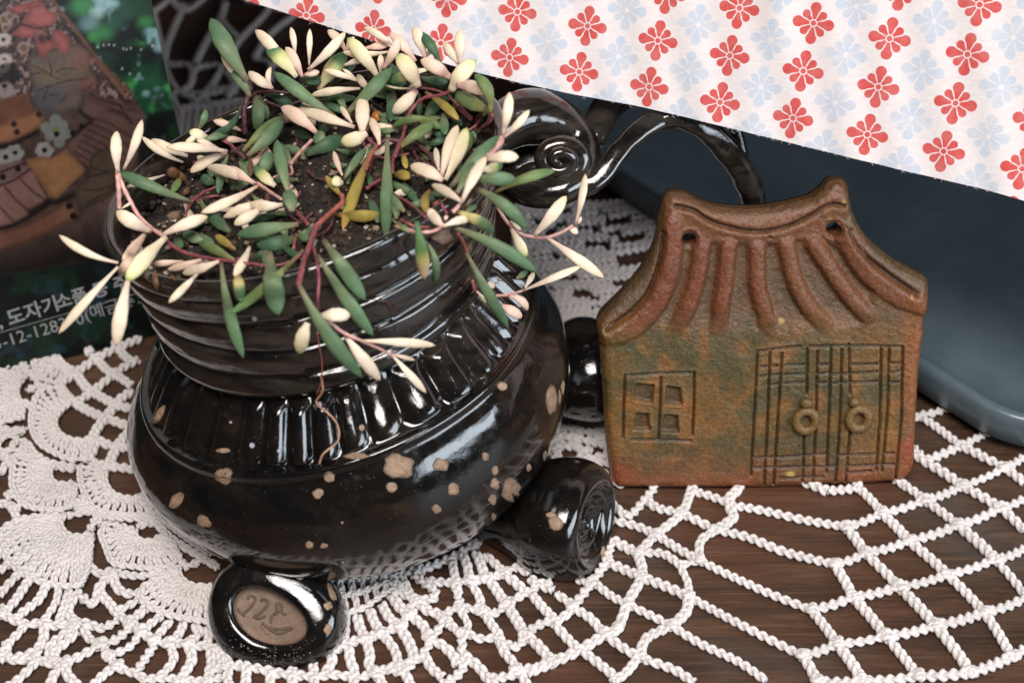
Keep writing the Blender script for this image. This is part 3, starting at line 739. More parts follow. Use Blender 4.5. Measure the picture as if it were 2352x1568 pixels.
    leaf(*q)
for i in range(104):
    a_, r_ = RS.rand()*6.283, RS.rand()**.7
    x_, y_ = 715 + 400*r_*math.cos(a_) , 385 + 175*r_*math.sin(a_) - 60*r_*math.cos(a_)
    if (x_-760)**2/130**2 + (y_-450)**2/90**2 < 1 and RS.rand() < .5: continue
    o_ = TILE['D']; bx_, by_ = (x_-o_[0])/TK, (y_-o_[1])/TK; th_ = RS.rand()*6.283; ln_ = RS.uniform(170, 330)
    leaf('D', bx_, by_, bx_ + ln_*math.cos(th_), by_ + ln_*.8*math.sin(th_), RS.uniform(65, 100), RS.choice(['g', 'G', 'g', 'l', 'g', 'p', 'c']), RS.uniform(2, 9), RS.uniform(-22, 22))
STC = {'m': ((.20, .045, .06), (.24, .07, .08)), 'd': ((.075, .022, .03), (.12, .04, .05)), 'p': ((.55, .25, .23), (.66, .40, .34)), 'r': ((.33, .08, .07), (.38, .12, .09)), 'k': ((.6, .5, .38), (.6, .5, .38))}
def stem(tl, pts, r0, typ='m', L=14, r1=None):
    tt = []; last = None
    D_ = [tp(tl, *p_) for p_ in pts]
    for (x, y) in D_:
        t = tdepth(x, y, L, None); tt.append(t)
    ok = [t for t in tt if t is not None]; base = ok[0] if ok else (47.9 if D_[0][0] < 600 else 50.2)
    for i in range(len(tt)):
        if tt[i] is None: tt[i] = next((q for q in tt[:i][::-1] if q is not None), base)
    tt = np.array(tt)
    tt = np.minimum(tt, tt)
    if len(tt) > 2: tt[1:-1] = .25*tt[:-2] + .5*tt[1:-1] + .25*tt[2:]
    xy = catmull(np.array(D_), max(8, 5*len(pts))); us = np.linspace(0, 1, len(xy)); t2 = np.interp(us, np.linspace(0, 1, len(tt)), tt)
    lim = np.array([(lambda v: 1e9 if v is None else v)(tdepth(x, y, 0)) for x, y in xy]) - .12
    lo = np.minimum(t2, lim)
    for _ in range(3): lo = np.minimum(lo, np.convolve(np.pad(lo, 1, 'edge'), [.25, .5, .25], 'valid'))
    P = np.array([at(x, y, t) for (x, y), t in zip(xy, lo)])
    n = len(P); rad = np.linspace(r0, r1 or r0*.85, n)*TK*tt.mean()/F
    rad = rad*(1 + .10*np.sin(np.arange(n)*1.7))
    V, f = tube(P, rad, 8)
    a, b = STC[typ]; w = (fbm(V[:, 0]*3, V[:, 1]*3, V[:, 2]*3, 3))[:, None]
    mk('stem', V, f, M_STEM, plant, col=np.array(a)*(1-w)+np.array(b)*w)
for q in [
 ('A',[(625,800),(655,860),(615,1000),(590,1100),(598,1220),(605,1335)],30,'d',14),('A',[(640,790),(740,810),(860,890),(1040,925)],13,'d',13),('A',[(665,945),(720,915),(860,910),(1040,925)],16,'d',14),
 ('A',[(800,1005),(960,1065)],18,'d',10),('A',[(1040,1040),(1170,1000)],14,'d',8),('B',[(1135,855),(1060,915),(940,955),(820,970),(700,1070),(640,1200),(590,1390),(520,1560)],21,'m',26),
 ('B',[(735,868),(900,890),(1010,930),(1100,1000),(1150,1060)],13,'m',25),('B',[(1140,1050),(1200,1110),(1290,1190)],30,'m',18),('B',[(1480,1130),(1450,1220),(1385,1272)],27,'m',14),
 ('B',[(660,1190),(800,1210)],14,'p',18),('B',[(420,850),(560,878),(730,880)],14,'k',22),('B',[(1590,1340),(1570,1430),(1440,1545)],22,'p',26),('E',[(1060,310),(1000,430),(915,525),(880,560)],22,'p',26),
 ('B',[(1400,1130),(1330,1240),(1240,1300)],16,'m',12),('B',[(1350,1150),(1320,1230)],18,'m',12),('D',[(1380,410),(1480,345),(1620,360),(1800,400),(1920,510),(1990,640)],26,'d',16),
 ('D',[(1390,400),(1330,500),(1280,640)],20,'r',22),('D',[(1265,285),(1320,350),(1390,410)],18,'m',22),('D',[(1640,320),(1580,450),(1545,560),(1545,680)],20,'m',18),('D',[(200,770),(330,860),(445,935)],18,'p',28),
 ('D',[(745,345),(640,450),(530,580)],20,'p',22),('D',[(530,590),(540,680),(400,700),(330,740)],16,'p',20),('D',[(570,1040),(640,1110),(710,1185)],24,'m',22),('D',[(790,1200),(870,1120),(960,1040),(1045,960),(1035,880)],28,'r',20),
 ('D',[(480,1000),(520,1090),(640,1170)],16,'d',16),('D',[(790,1190),(740,1330),(700,1450),(670,1568)],34,'m',22,26),('G',[(680,180),(640,330),(608,480)],28,'m',24,30),('G',[(745,70),(790,220),(812,420),(800,600),(805,760)],18,'m',20),
 ('G',[(815,765),(940,860),(1060,950),(1240,1030)],20,'p',27),('G',[(1230,1030),(1400,1100),(1550,1180)],18,'p',27),('G',[(795,940),(815,1080),(842,1250),(835,1430),(790,1560)],7,'r',8),
 ('G',[(0,215),(110,255),(300,285),(450,270),(580,220),(650,150)],17,'m',22),('F',[(1100,140),(1200,225),(1350,300),(1600,350),(1780,370),(1950,400)],22,'m',26),('C',[(640,520),(690,660),(770,820),(850,960),(960,1070),(1095,1165)],24,'p',26),
 ('C',[(645,560),(655,720),(660,900)],26,'p',22),('C',[(1625,680),(1500,735),(1400,810),(1345,890),(1310,975)],17,'m',16),('E',[(1010,1000),(1070,1100),(1140,1190),(1240,1270),(1360,1305),(1500,1310),(1640,1265),(1770,1190)],20,'p',25),
 ('H',[(360,360),(400,420),(455,540)],19,'r',20),('H',[(505,820),(530,920),(590,970)],18,'r',20),('H',[(740,975),(870,960),(1010,922)],15,'p',24),('H',[(740,970),(870,975)],14,'p',23),
 ('E',[(0,1200),(200,1255),(370,1250),(480,1195)],20,'p',20),('E',[(380,990),(520,900)],22,'r',14),('E',[(440,940),(510,1070)],16,'m',14),('E',[(570,1060),(620,1010),(655,955)],22,'p',22),
 ('D',[(1560,890),(1720,980),(1870,1110)],18,'m',8),('D',[(1280,830),(1400,750),(1540,690)],20,'m',8),('D',[(1750,450),(1830,610)],15,'d',14),('D',[(590,1280),(560,1420)],18,'r',14),
 ('G',[(1280,620),(1400,625),(1490,650),(1545,760),(1590,870),(1600,960)],5,'d',3),('C',[(1780,330),(1850,340),(1910,400)],22,'d',20),('D',[(1620,1130),(1760,1200),(1900,1210)],14,'r',10)]:
    stem(*q)
rt = []
for (x, y) in [(738, 860), (741, 890), (731, 925), (738, 938), (757, 958), (772, 985), (768, 1015), (745, 1040), (736, 1072)]:
    p, n = cast(x, y, BV)
    if p is not None: rt.append(p + n*.12)
for i in range(30):
    a_, r_ = RS.rand()*6.283, .75*math.sqrt(RS.rand()); x_, y_ = 715 + 400*r_*math.cos(a_), 385 + 175*r_*math.sin(a_) - 60*r_*math.cos(a_)
    o_ = TILE['D']; p_ = [((x_-o_[0])/TK, (y_-o_[1])/TK)]; th_ = RS.rand()*6.283
    for k in range(3): th_ += RS.uniform(-.6, .6); p_.append((p_[-1][0] + 110*math.cos(th_), p_[-1][1] + 80*math.sin(th_)))
    stem('D', p_, RS.uniform(12, 20), 'md'[i % 2], RS.uniform(3, 11))
V, f = tube(catmull(np.array(rt), 40), .035, 6); mk('root', V, f, M_STEM, plant, col=np.tile((.38, .2, .12), (len(V), 1)))

# ---------------------------------------------------------------- crochet doily
doily = empty('crochet_doily', (0, 40, 0), 'round white cotton crochet doily spread over the dark wooden table under the pot', 'doily')
def dt(t):
    return {'T1': (0, 726, .27009), 'T2': (0, 1144.7, .27009), 'T3': (726, 1144.7, .27009), 'R': (1210, 1028.5, .4857), 'K': (332.7, 0, .19288), 'M': (1149.2, 423.4, .4629), 'D': (0, 0, 1)}[t]
def gpts(t, pts, z=.16):
    ox, oy, k = dt(t); return np.array([onz(ox+k*x, oy+k*y, z) for x, y in pts])
def braid(P, w=.29, pitch=.92, k=6, lumps=1.0, seed=None, sub=16):
    """three cotton strands plaited along the path P (cm)"""
    P = np.asarray(P, float)
    L = np.sum(np.linalg.norm(np.diff(P, axis=0), axis=1))
    n = max(6, int(L/pitch*sub)); C = catmull(P, n)
    T_ = np.gradient(C, axis=0); T_ /= np.linalg.norm(T_, axis=1)[:, None]+1e-9
    S_ = np.stack([-T_[:, 1], T_[:, 0], 0*T_[:, 0]], -1); S_ /= np.linalg.norm(S_, axis=1)[:, None]+1e-9
    U_ = np.cross(T_, S_)*-1; U_[U_[:, 2] < 0] *= -1
    ph0 = RS.rand()*6.28 if seed is None else seed
    s = np.linspace(0, L/pitch*2*np.pi, n) + ph0 + .5*np.sin(np.linspace(0, L*1.3, n)+ph0)
    mb = MB()
    rs = w*.265
    for j in range(3):
        ph = s + j*2*np.pi/3
        q = C + S_*(w*.32*np.sin(ph))[:, None]*lumps + U_*(w*.24*np.sin(2*ph))[:, None]
        rad = rs*(1 + .22*np.abs(np.sin(ph)) + .05*RS.randn(n))
        a_ = np.arange(k)*2*np.pi/k
        V = q[:, None] + rad[:, None, None]*(np.cos(a_)[None, :, None]*S_[:, None] + np.sin(a_)[None, :, None]*U_[:, None])
        f = grid_faces(n, k, True); f.append(tuple(range(k))[::-1]); f.append(tuple((n-1)*k+i for i in range(k)))
        mb.add(V.reshape(-1, 3), f)
    return mb
def chain(t, pts, w=.29, **kw):
    P = gpts(t, pts)
    P[:, 2] += .02*RS.rand(len(P))
    # slight hand made wander
    if len(P) == 2: P = np.array([P[0], (P[0]+P[1])/2 + A3(*(RS.randn(2)*.03), 0), P[1]])
    b = braid(P, w*(1+.06*RS.randn()), **kw); b.build('crochet_chain', M_COT, doily)
KN = MB()
def knot(t, x, y, r=.2):
    c = gpts(t, [(x, y)])[0]; a0 = RS.rand()*6
    for j in range(4):
        a_ = np.linspace(0, 2*np.pi, 12)[:-1]; a_ = np.r_[a_, a_[0]]
        d = A3(math.cos(a0+j*1.57), math.sin(a0+j*1.57), 0)
        P = c + d*r*.45 + np.stack([r*.42*np.cos(a_), r*.42*np.sin(a_), .07+.05*np.sin(a_+j)], -1)
        V, f = tube(P, .085, 6); KN.add(V, f)
RW = [[(1510,375),(1680,308),(1880,248),(2060,180),(2260,95),(2352,40)],
      [(1455,552),(1600,497),(1808,440),(2040,365),(2240,285),(2352,240)],
      [(1345,767),(1542,705),(1760,657),(1990,600),(2215,527),(2352,478)],
      [(1302,982),(1467,925),(1697,890),(1935,840),(2165,778),(2352,712)],
      [(1375,1105),(1590,1102),(1850,1078),(2100,1060),(2292,985),(2352,950)]]
for r_ in RW:
    for a, b in zip(r_[:-1], r_[1:]): chain('R', [a, ((a[0]+b[0])/2, (a[1]+b[1])/2+7), b])
    for p_ in r_[:-1]: knot('R', *p_)
for c_ in [[(1510,375),(1600,497),(1760,657),(1935,840),(2100,1060)], [(1680,308),(1808,440),(1990,600),(2165,778),(2292,985)], [(1880,248),(2040,365),(2215,527),(2352,690)],
           [(2060,180),(2240,285),(2352,390)], [(2260,95),(2352,165)], [(1455,552),(1542,705),(1697,890),(1850,1078)], [(1345,767),(1467,925),(1590,1102)], [(1302,982),(1375,1105)],
           [(1530,110),(1570,190),(1680,308)], [(1740,150),(1790,180),(1880,248)], [(1810,20),(1890,68),(2060,180)], [(1890,60),(2050,-10)], [(2050,-10),(2150,40),(2260,95)], [(1230,70),(1310,160),(1420,205),(1570,190)]]:
    for a, b in zip(c_[:-1], c_[1:]): chain('R', [a, ((a[0]+b[0])/2+5, (a[1]+b[1])/2), b])
for c_ in [[(1855,-155),(1955,-85),(2050,-10)],[(2050,-10),(2140,-52),(2260,-120)],[(1855,-155),(1945,-170),(2050,-220)],[(1855,-155),(1760,-100),(1700,-20)],[(1890,60),(1790,-40),(1700,-110)],[(975,272),(1120,298),(1300,338),(1510,375)], [(900,388),(1050,425),(1220,492),(1455,552)], [(815,532),(960,602),(1150,690),(1345,767)], [(765,702),(930,792),(1100,880),(1302,982)],
           [(685,842),(830,930),(1000,1010),(1130,1100)], [(560,1000),(700,1050),(790,1110)],
           [(1015,110),(1000,190),(960,235),(962,285),(975,330),(895,388)], [(895,388),(822,440),(815,532)], [(815,532),(735,560),(762,640),(765,702)], [(765,702),(752,775),(685,842)], [(685,842),(570,895),(540,965),(560,1000)],
           [(560,240),(620,285),(730,310),(880,380)], [(400,262),(480,320),(560,240),(600,190),(625,120)], [(810,120),(775,205),(730,310),(610,412),(525,500)], [(740,140),(800,205),(860,225),(960,262)],
           [(400,340),(520,370),(610,412),(720,480),(815,532)], [(400,435),(525,500)], [(525,500),(640,500),(735,560)], [(525,500),(545,600),(480,725),(430,850),(370,880)], [(370,880),(250,955),(130,1010),(0,1065)],
           [(380,540),(455,572),(545,612),(645,650),(765,702)], [(330,645),(400,700),(480,740),(600,800),(685,842)], [(215,755),(300,645),(370,545),(400,450)], [(215,755),(300,805),(370,880),(470,955),(560,1000)],
           [(130,830),(210,920),(265,960),(380,1050),(440,1100)], [(540,970),(470,1060),(400,1110)], [(240,620),(300,640)], [(140,690),(215,755),(130,830)]]:
    chain('R', c_, .27)
for c_ in [
 # lower left, tile T2
 [(130,330),(0,395)],[(190,420),(70,450),(-10,480)],[(260,480),(130,530),(-10,610)],[(340,540),(190,620),(60,740),(-10,830)],[(370,620),(250,690),(120,880),(-10,1010)],[(410,700),(330,860),(220,945),(130,1030)],
 [(500,760),(480,870),(430,960),(370,1040)],[(590,790),(560,900),(520,1000),(500,1080)],[(680,780),(610,880),(580,960),(630,1040)],[(0,920),(60,1000),(230,1070),(370,1050),(500,1085),(640,1045),(740,1060),(870,1100),(1000,1035)],
 [(230,1040),(170,1130),(90,1210),(30,1290),(-30,1340)],[(370,1060),(375,1170),(340,1250),(270,1310),(150,1350),(70,1350)],[(60,1230),(40,1330),(-10,1390)],[(60,1330),(150,1380),(290,1350),(410,1400),(500,1400)],
 [(650,1090),(520,1170),(430,1250),(430,1340),(500,1400)],[(660,1130),(560,1220),(480,1290),(470,1360),(540,1420)],[(310,1380),(230,1470),(150,1540),(60,1600)],[(300,1390),(330,1300)],
 [(700,1080),(760,1190),(860,1240),(930,1340),(1000,1430),(1150,1490),(1240,1530)],[(860,1240),(700,1330),(560,1400),(470,1480),(420,1590)],[(560,1410),(570,1490),(660,1590)],[(1000,1430),(900,1480),(790,1590)],
 [(870,1240),(1000,1190),(1110,1090)],[(930,1340),(1100,1260),(1190,1150)],[(1150,1490),(1230,1370),(1310,1250)],[(840,720),(860,810),(940,900),(1000,980),(1100,1050),(1200,1120),(1300,1200),(1420,1230)],
 [(1420,1230),(1560,1230),(1680,1250),(1800,1270),(1910,1310)],[(740,540),(830,630),(950,640),(1040,630)],[(950,640),(870,720),(830,800),(840,870)],[(830,860),(770,890),(690,830)],[(960,650),(1000,760),(1090,810),(1190,800)],
 [(1180,860),(1110,900),(1010,950)],[(1240,930),(1130,1030)],[(1370,1000),(1290,1060),(1240,1110)],[(1450,1040),(1380,1120),(1330,1190)],[(1560,1060),(1530,1140),(1440,1220)],[(1660,1080),(1690,1150),(1600,1230)],
 [(1760,1090),(1780,1170),(1750,1250)],[(1440,1240),(1480,1350),(1430,1440),(1340,1520),(1190,1545)],[(1600,1250),(1635,1360),(1585,1460),(1510,1590)],[(1790,1280),(1800,1400),(1780,1500),(1760,1600)],[(1920,1330),(1955,1420),(1930,1520),(1960,1600)],
 [(1240,1530),(1480,1530),(1700,1550),(1960,1510)],[(1560,585),(1650,555),(1740,520),(1860,590)],[(1310,190),(1450,330),(1580,420),(1680,480),(1750,525)],[(1340,200),(1250,215),(1160,240)],[(1560,590),(1500,470)],
 [(860,220),(820,130),(740,110),(640,70)],[(760,280),(800,200),(820,120)],[(570,150),(640,130),(740,120)],[(90,60),(150,170)],[(-20,30),(90,60),(180,80)],[(700,-30),(760,100)],[(640,20),(760,110)],
 [(840,140),(1000,160),(1240,170),(1330,170)],[(1040,640),(1200,660),(1440,620),(1480,590)],[(1300,620),(1450,640)]]:
    chain('T2', c_, .26)
for c_ in [
 [(250,980),(240,1090),(240,1220)],[(350,1000),(375,1100),(430,1200)],[(460,950),(500,1060),(570,1140)],[(560,900),(620,1010),(700,1080)],[(640,820),(720,930),(800,1000)],[(160,1080),(190,1180),(170,1290)],
 [(40,1290),(150,1290),(260,1230),(420,1190),(560,1140),(700,1080),(780,980),(850,870),(980,860),(1010,790),(940,730),(830,650)],[(690,760),(770,830),(860,860)],[(870,880),(960,960),(1060,980)],
 [(120,1290),(135,1390),(70,1490)],[(280,1260),(290,1370),(330,1480),(310,1600)],[(430,1220),(460,1330),(450,1420),(520,1500)],[(590,1180),(670,1290),(700,1390),(760,1490),(810,1600)],[(720,1110),(790,1220),(830,1330),(820,1380)],
 [(810,1000),(920,1090),(960,1180),(1080,1250),(1170,1340),(1200,1420)],[(-20,1510),(180,1500),(350,1520),(500,1480),(650,1430),(760,1420),(880,1350),(950,1260),(1010,1160),(1070,1060),(1100,970)],
 [(1100,970),(1220,930),(1400,950),(1530,970),(1640,880),(1800,800),(1880,740),(2000,700)],[(500,1480),(570,1590)],[(920,1320),(980,1440),(1080,1520)],[(1060,1580),(1190,1510),(1260,1400),(1240,1260),(1250,1150)],[(1100,1000),(1150,1080),(1250,1150),(1300,1120)],
 [(1230,910),(1200,800),(1190,720)],[(950,700),(1140,715),(1300,700),(1450,680),(1580,640),(1700,590),(1820,640)],[(1160,540),(1170,620),(1190,690)],[(1250,480),(1290,590),(1300,690)],[(1360,460),(1410,580),(1430,660)],[(1440,480),(1530,560),(1590,620)],
 [(960,690),(990,760)],[(1320,720),(1390,840),(1400,930)],[(1480,700),(1570,830),(1620,900)],[(1600,640),(1700,720),(1790,800)],[(1220,950),(1290,1060),(1270,1140)],[(1430,980),(1500,1080),(1560,1170),(1590,1290),(1680,1400),(1760,1520),(1800,1600)],
 [(1290,1150),(1400,1190),(1560,1180)],[(1540,1200),(1690,1260),(1780,1180),(1850,1100),(1960,1050),(2030,1020)],[(1640,930),(1710,1040),(1780,1150),(1880,1240),(1960,1330),(2030,1420)],[(1840,820),(1930,930),(2030,1030)],
 [(1270,1340),(1380,1430),(1460,1530),(1530,1600)],[(1480,1530),(1640,1510),(1780,1450),(1900,1430),(2030,1340)],[(1050,1000),(1140,1090)],[(1180,730),(1220,820)],[(700,780),(640,700)],[(760,1490),(600,1450)],[(1820,680),(1900,730),(2020,780)]]:
    chain('T3', c_, .27)
for c_ in [[(470,1540),(560,1528),(640,1546),(735,1555)],[(545,1490),(565,1535),(560,1600)],[(610,1500),(622,1545),(615,1600)],[(665,1500),(672,1550),(668,1600)],[(712,1490),(722,1550),(718,1600)],[(500,1480),(508,1535)]]: chain('D', c_, .27)
for (x, y) in [(860,1240),(930,1340),(1000,1430),(560,1400),(1110,1060),(1200,1130),(1310,1210),(950,640),(1440,1235),(1600,1240),(640,1080)]: knot('T2', x, y)
for (x, y) in [(430,1200),(570,1150),(720,1090),(800,990),(1220,930),(1400,950),(1640,900),(960,1180),(1250,1150),(1780,1160),(780,1430),(500,1490),(850,870),(1300,700),(1450,680),(1700,1460)]: knot('T3', x, y)
for (x, y) in [(525,500),(610,412),(730,310),(545,610),(480,735),(430,850),(215,755),(300,645),(815,532),(765,702),(685,842),(895,388),(370,880)]: knot('R', x, y, .17)
# lattice beside the pot, tile T1
for c_ in [[(1200,190),(1050,250),(900,320),(780,390),(660,470),(520,570)],[(1180,370),(1030,450),(880,570),(760,660),(640,740)],[(1120,640),(1010,720),(930,820),(860,910),(800,1010),(800,1110),(740,1240)],[(1140,940),(1060,1030),(990,1120),(940,1230),(930,1280)],
           [(800,330),(900,450),(1000,510),(1120,590)],[(640,470),(720,590),(800,650),(900,710),(1000,760),(1120,790)],[(500,590),(570,680),(640,740),(740,800),(850,850),(960,890),(1100,940)],[(800,1030),(900,1090),(1000,1110),(1170,1130)],
           [(920,1280),(1050,1290),(1210,1320)],[(730,250),(770,320)],[(1180,1180),(1230,1330)],[(1000,250),(1060,340),(1150,400)],[(900,100),(950,200),(1010,260)],[(470,330),(540,420),(640,470)],[(780,1250),(860,1270),(940,1290)]]:
    chain('T1', c_, .30, sub=14); 
# solid shell motifs: columns of stitches from a hub to a scalloped edge, with the rows marked
def fan(t, inner, outer, n, rows=2, w=.2):
    O = gpts(t, outer); n = int(np.linalg.norm(np.diff(catmull(O, 60), axis=0), axis=1).sum()/.335); w = max(w, .205)
    I = catmull(gpts(t, inner), n); O = catmull(O, n); mb = MB(); D_ = O-I; dl = np.linalg.norm(D_, axis=1)[:, None]; I, O = I + D_/dl*.13, O - D_/dl*.16
    for i in range(n):
        m1 = (I[i]+O[i])/2 + A3(0, 0, .05)
        b = braid(np.array([I[i], m1, O[i]]), w*(1+.12*RS.randn()), pitch=.95, k=5, sub=12); 
        for V in b.V: pass
        mb.add(np.vstack(b.V), b.F)
    rows = max(1, rows//2)
    for k in range(rows+1):
        u = .03 + .94*k/rows if rows else .5
        path = I*(1-u) + O*u + A3(0, 0, .07); b = braid(path, w*1.0, pitch=.95, k=5, sub=12); mb.add(np.vstack(b.V), b.F)
    return mb.build('shell_motif', M_COT, doily)
fan('T1', [(610,765),(540,830),(500,910),(530,980),(610,1030),(710,1040),(790,1010)], [(640,700),(470,590),(310,640),(240,800),(230,970),(300,1110),(440,1200),(600,1260),(740,1230),(820,1080)], 44, 3)
fan('T1', [(480,1290),(465,1340),(490,1395),(560,1410),(610,1400)], [(340,1190),(110,1170),(65,1300),(60,1480),(170,1640),(400,1690),(600,1660),(660,1500)], 46, 4)
fan('T1', [(930,1340),(940,1420),(1000,1500),(1120,1530),(1270,1500)], [(640,1270),(640,1420),(690,1560),(760,1660),(900,1710),(1120,1740),(1330,1720),(1420,1620)], 46, 3)
fan('T2', [(590,150),(565,220),(610,285),(700,295),(770,285)], [(330,150),(90,200),(-60,330),(20,560),(220,720),(450,790),(660,790),(740,680),(770,520),(790,370)], 60, 5)
fan('T2', [(1190,280),(1200,325),(1260,345),(1330,330)], [(880,200),(810,300),(850,430),(930,590),(1080,620),(1300,640),(1500,600),(1540,480),(1440,300)], 50, 4)
fan('T2', [(1550,590),(1580,660),(1660,715),(1800,720)], [(1450,630),(1300,700),(1170,780),(1150,880),(1250,970),(1420,1040),(1620,1080),(1860,1110)], 44, 4)
fan('T1', [(190,580),(180,650),(200,730)], [(190,470),(-80,480),(-90,700),(-60,930),(180,900)], 34, 3)
fan('T1', [(480,320),(540,410),(640,450)], [(240,350),(260,470),(350,570),(480,600),(600,520)], 24, 2)
fan('T1', [(230,330),(230,400),(240,450)], [(-60,420),(0,540),(200,560)], 24, 2)
fan('T3', [(100,660),(300,650),(520,640),(720,640)], [(160,1020),(340,1010),(480,940),(640,830),(830,860)], 28, 4)
fan('T1', [(40,1060),(150,1030),(230,980)], [(-60,900),(-20,960),(180,950)], 14, 1)
fan('T1', [(250,1060),(180,1040),(60,980)], [(200,1190),(110,1180),(-60,1180)], 10, 1)
fan('T2', [(1420,120),(1560,220),(1900,430)], [(1320,180),(1500,330),(1740,500)], 26, 1)
fan('T1', [(1280,1480),(1330,1560),(1450,1700)], [(1150,1560),(1200,1640),(1300,1740)], 14, 1)
chain('T1', [(330,560),(240,470),(190,410)], .3); chain('T1', [(230,640),(320,600),(400,600)], .3); chain('T1', [(200,730),(260,760)], .3)
for c_ in [[(180,970),(110,1010),(60,990)],[(230,1080),(300,1180),(420,1250),(560,1270),(640,1290)],[(200,1080),(190,1180)],[(460,1270),(560,1290),(640,1300)],[(-20,1000),(30,960),(140,990),(220,980)],[(90,1190),(70,1240),(0,1330),(-40,1330)],[(80,1180),(-30,1200)],[(60,1500),(90,1560)]]: chain('T1', c_, .28)
# far side seen blurred past the leaves
for c_ in [[(90,160),(300,0),(420,-90)],[(300,-10),(440,120),(560,100),(760,-60)],[(450,120),(350,330),(260,560),(230,740)],[(560,100),(430,60)],[(960,40),(890,240),(740,480),(600,760)],[(1200,0),(1480,90),(1130,480),(1000,700)],[(1480,90),(1760,150)],[(1780,180),(1480,420),(1300,700)],
           [(230,740),(340,770),(500,780),(570,870),(520,1040),(340,1110)],[(570,850),(700,790),(900,800),(860,920),(760,1060),(640,1200),(470,1330)],[(340,1110),(700,1120),(1100,1080)],[(960,860),(1060,1000),(980,1180)],[(230,750),(290,930),(420,1100),(600,1200)],[(760,1060),(960,1060),(1180,1000)],[(400,1330),(640,1290),(900,1260),(1180,1200)],
           [(100,160),(180,520),(230,740)],[(900,240),(1130,480)],[(300,1130),(400,1330)],[(700,1180),(860,1290)],[(-200,300),(90,160)],[(1300,700),(1480,760),(1500,960)],[(1760,150),(2000,200)],[(1900,-100),(1760,150)],[(1480,800),(1700,700)]]:
    chain('K', c_, .28, sub=11)
fan('K', [(380,1280),(700,1240),(1150,1180)], [(300,1700),(700,1750),(1200,1640)], 22, 3, .26)
holes = [(580,185,60),(650,268,66),(660,370,82),(435,218,50),(480,296,64),(620,500,60),(330,470,48),(500,610,46),(210,520,40),(400,525,38),(390,560,30),(560,250,26),(300,200,30),(260,350,34),(445,560,40),(300,140,40),(700,440,40),(170,180,36),(250,240,34),(520,150,30),(160,330,26)]
y_ = 96
while y_ < 730:
    xs = np.arange(60, 820, 9.0); ok = np.ones(len(xs), bool)
    yy = y_ + 10*np.sin(xs*.012+y_) - .05*(xs-400)
    for hx, hy, hw in holes:
        ok &= ~((np.abs(xs-hx) < hw) & (np.abs(yy-hy) < hw*.36))
    run = []
    for i in range(len(xs)+1):
        if i < len(xs) and ok[i]: run.append((xs[i], yy[i]))
        else:
            if len(run) > 3: chain('M', run[::3]+[run[-1]], .31, sub=9, k=5)
            run = []
    y_ += 17.5
for y_ in range(1110, 1500, 22):
    pts = [(x, y_ + 8*math.sin(x*.03+y_)) for x in range(250, 640, 26)]
    hh = [(425,1290,24),(500,1320,26),(350,1340,26),(520,1400,40),(400,1240,16),(600,1440,50)]
    run = []
    for x, y in pts+[(None, None)]:
        if x is not None and not any(abs(x-a) < c and abs(y-b) < c*.45 for a, b, c in hh): run.append((x, y))
        else:
            if len(run) > 2: chain('M', run, .29, sub=10, k=5)
            run = []
# the part hidden under the pot
for i in range(16):
    a_ = i*math.pi/8; C0 = A3(PX, PY+.5, .14)
    P = np.array([C0 + A3(math.cos(a_), math.sin(a_), 0)*r_ for r_ in (1.0, 3, 5.4)])
    braid(P, .3, sub=9, k=5).build('crochet_chain', M_COT, doily)
for r_ in (1.0, 3.0, 5.2):
    a_ = np.linspace(0, 2*np.pi, 20); braid(C0 + np.stack([r_*np.cos(a_), r_*np.sin(a_), 0*a_], -1), .3, sub=9, k=5).build('crochet_chain', M_COT, doily)
kn = KN.build('knots', M_COT, doily); kn['kind'] = 'stuff'

# ---------------------------------------------------------------- blue grey tray
q1, q2 = onz(1376, 452, 0)[:2], onz(2254, 1034, 0)[:2]
e1 = (q1 - q2)/np.linalg.norm(q1 - q2); e2 = np.array([-e1[1], e1[0]]);
if e2[0] < 0: e2 = -e2
Rc, LX, LY = 3.4, 30.0, 34.0
corner = q2 - e1*Rc*.80
tc = empty('ceramic_tray', (*(corner + e1*LX/2 + e2*LY/2), 0), 'large flat blue grey glazed ceramic tray with rounded corners behind the clay house', 'tray')
def rrect(ins, n=14):
    out = []; r_ = max(Rc - ins, .3)
    for (cx, cy, a0) in [(Rc, Rc, math.pi), (LX-Rc, Rc, 1.5*math.pi), (LX-Rc, LY-Rc, 0), (Rc, LY-Rc, .5*math.pi)]:
        for i in range(n):
            a_ = a0 + (i/(n-1))*math.pi/2; out.append((cx + r_*math.cos(a_), cy + r_*math.sin(a_)))
    return out
rings = []
for ins, z in [(.9, .02), (.5, .03), (.2, .25), (.05, .8), (0, 1.25), (.03, 1.45), (.15, 1.58), (.34, 1.6), (.5, 1.5), (.7, 1.2), (1.1, .85), (1.8, .62), (2.8, .5), (3.2, .48)]:
    rings.append([A3(*(corner + e1*a + e2*b), z + .3) for a, b in rrect(ins)])
V = np.array(rings).reshape(-1, 3); f = grid_faces(len(rings), 56, True) + [tuple((len(rings)-1)*56+i for i in range(56)), tuple(range(56))[::-1]]
mk('tray_body', V, f, M_TRAY, tc)

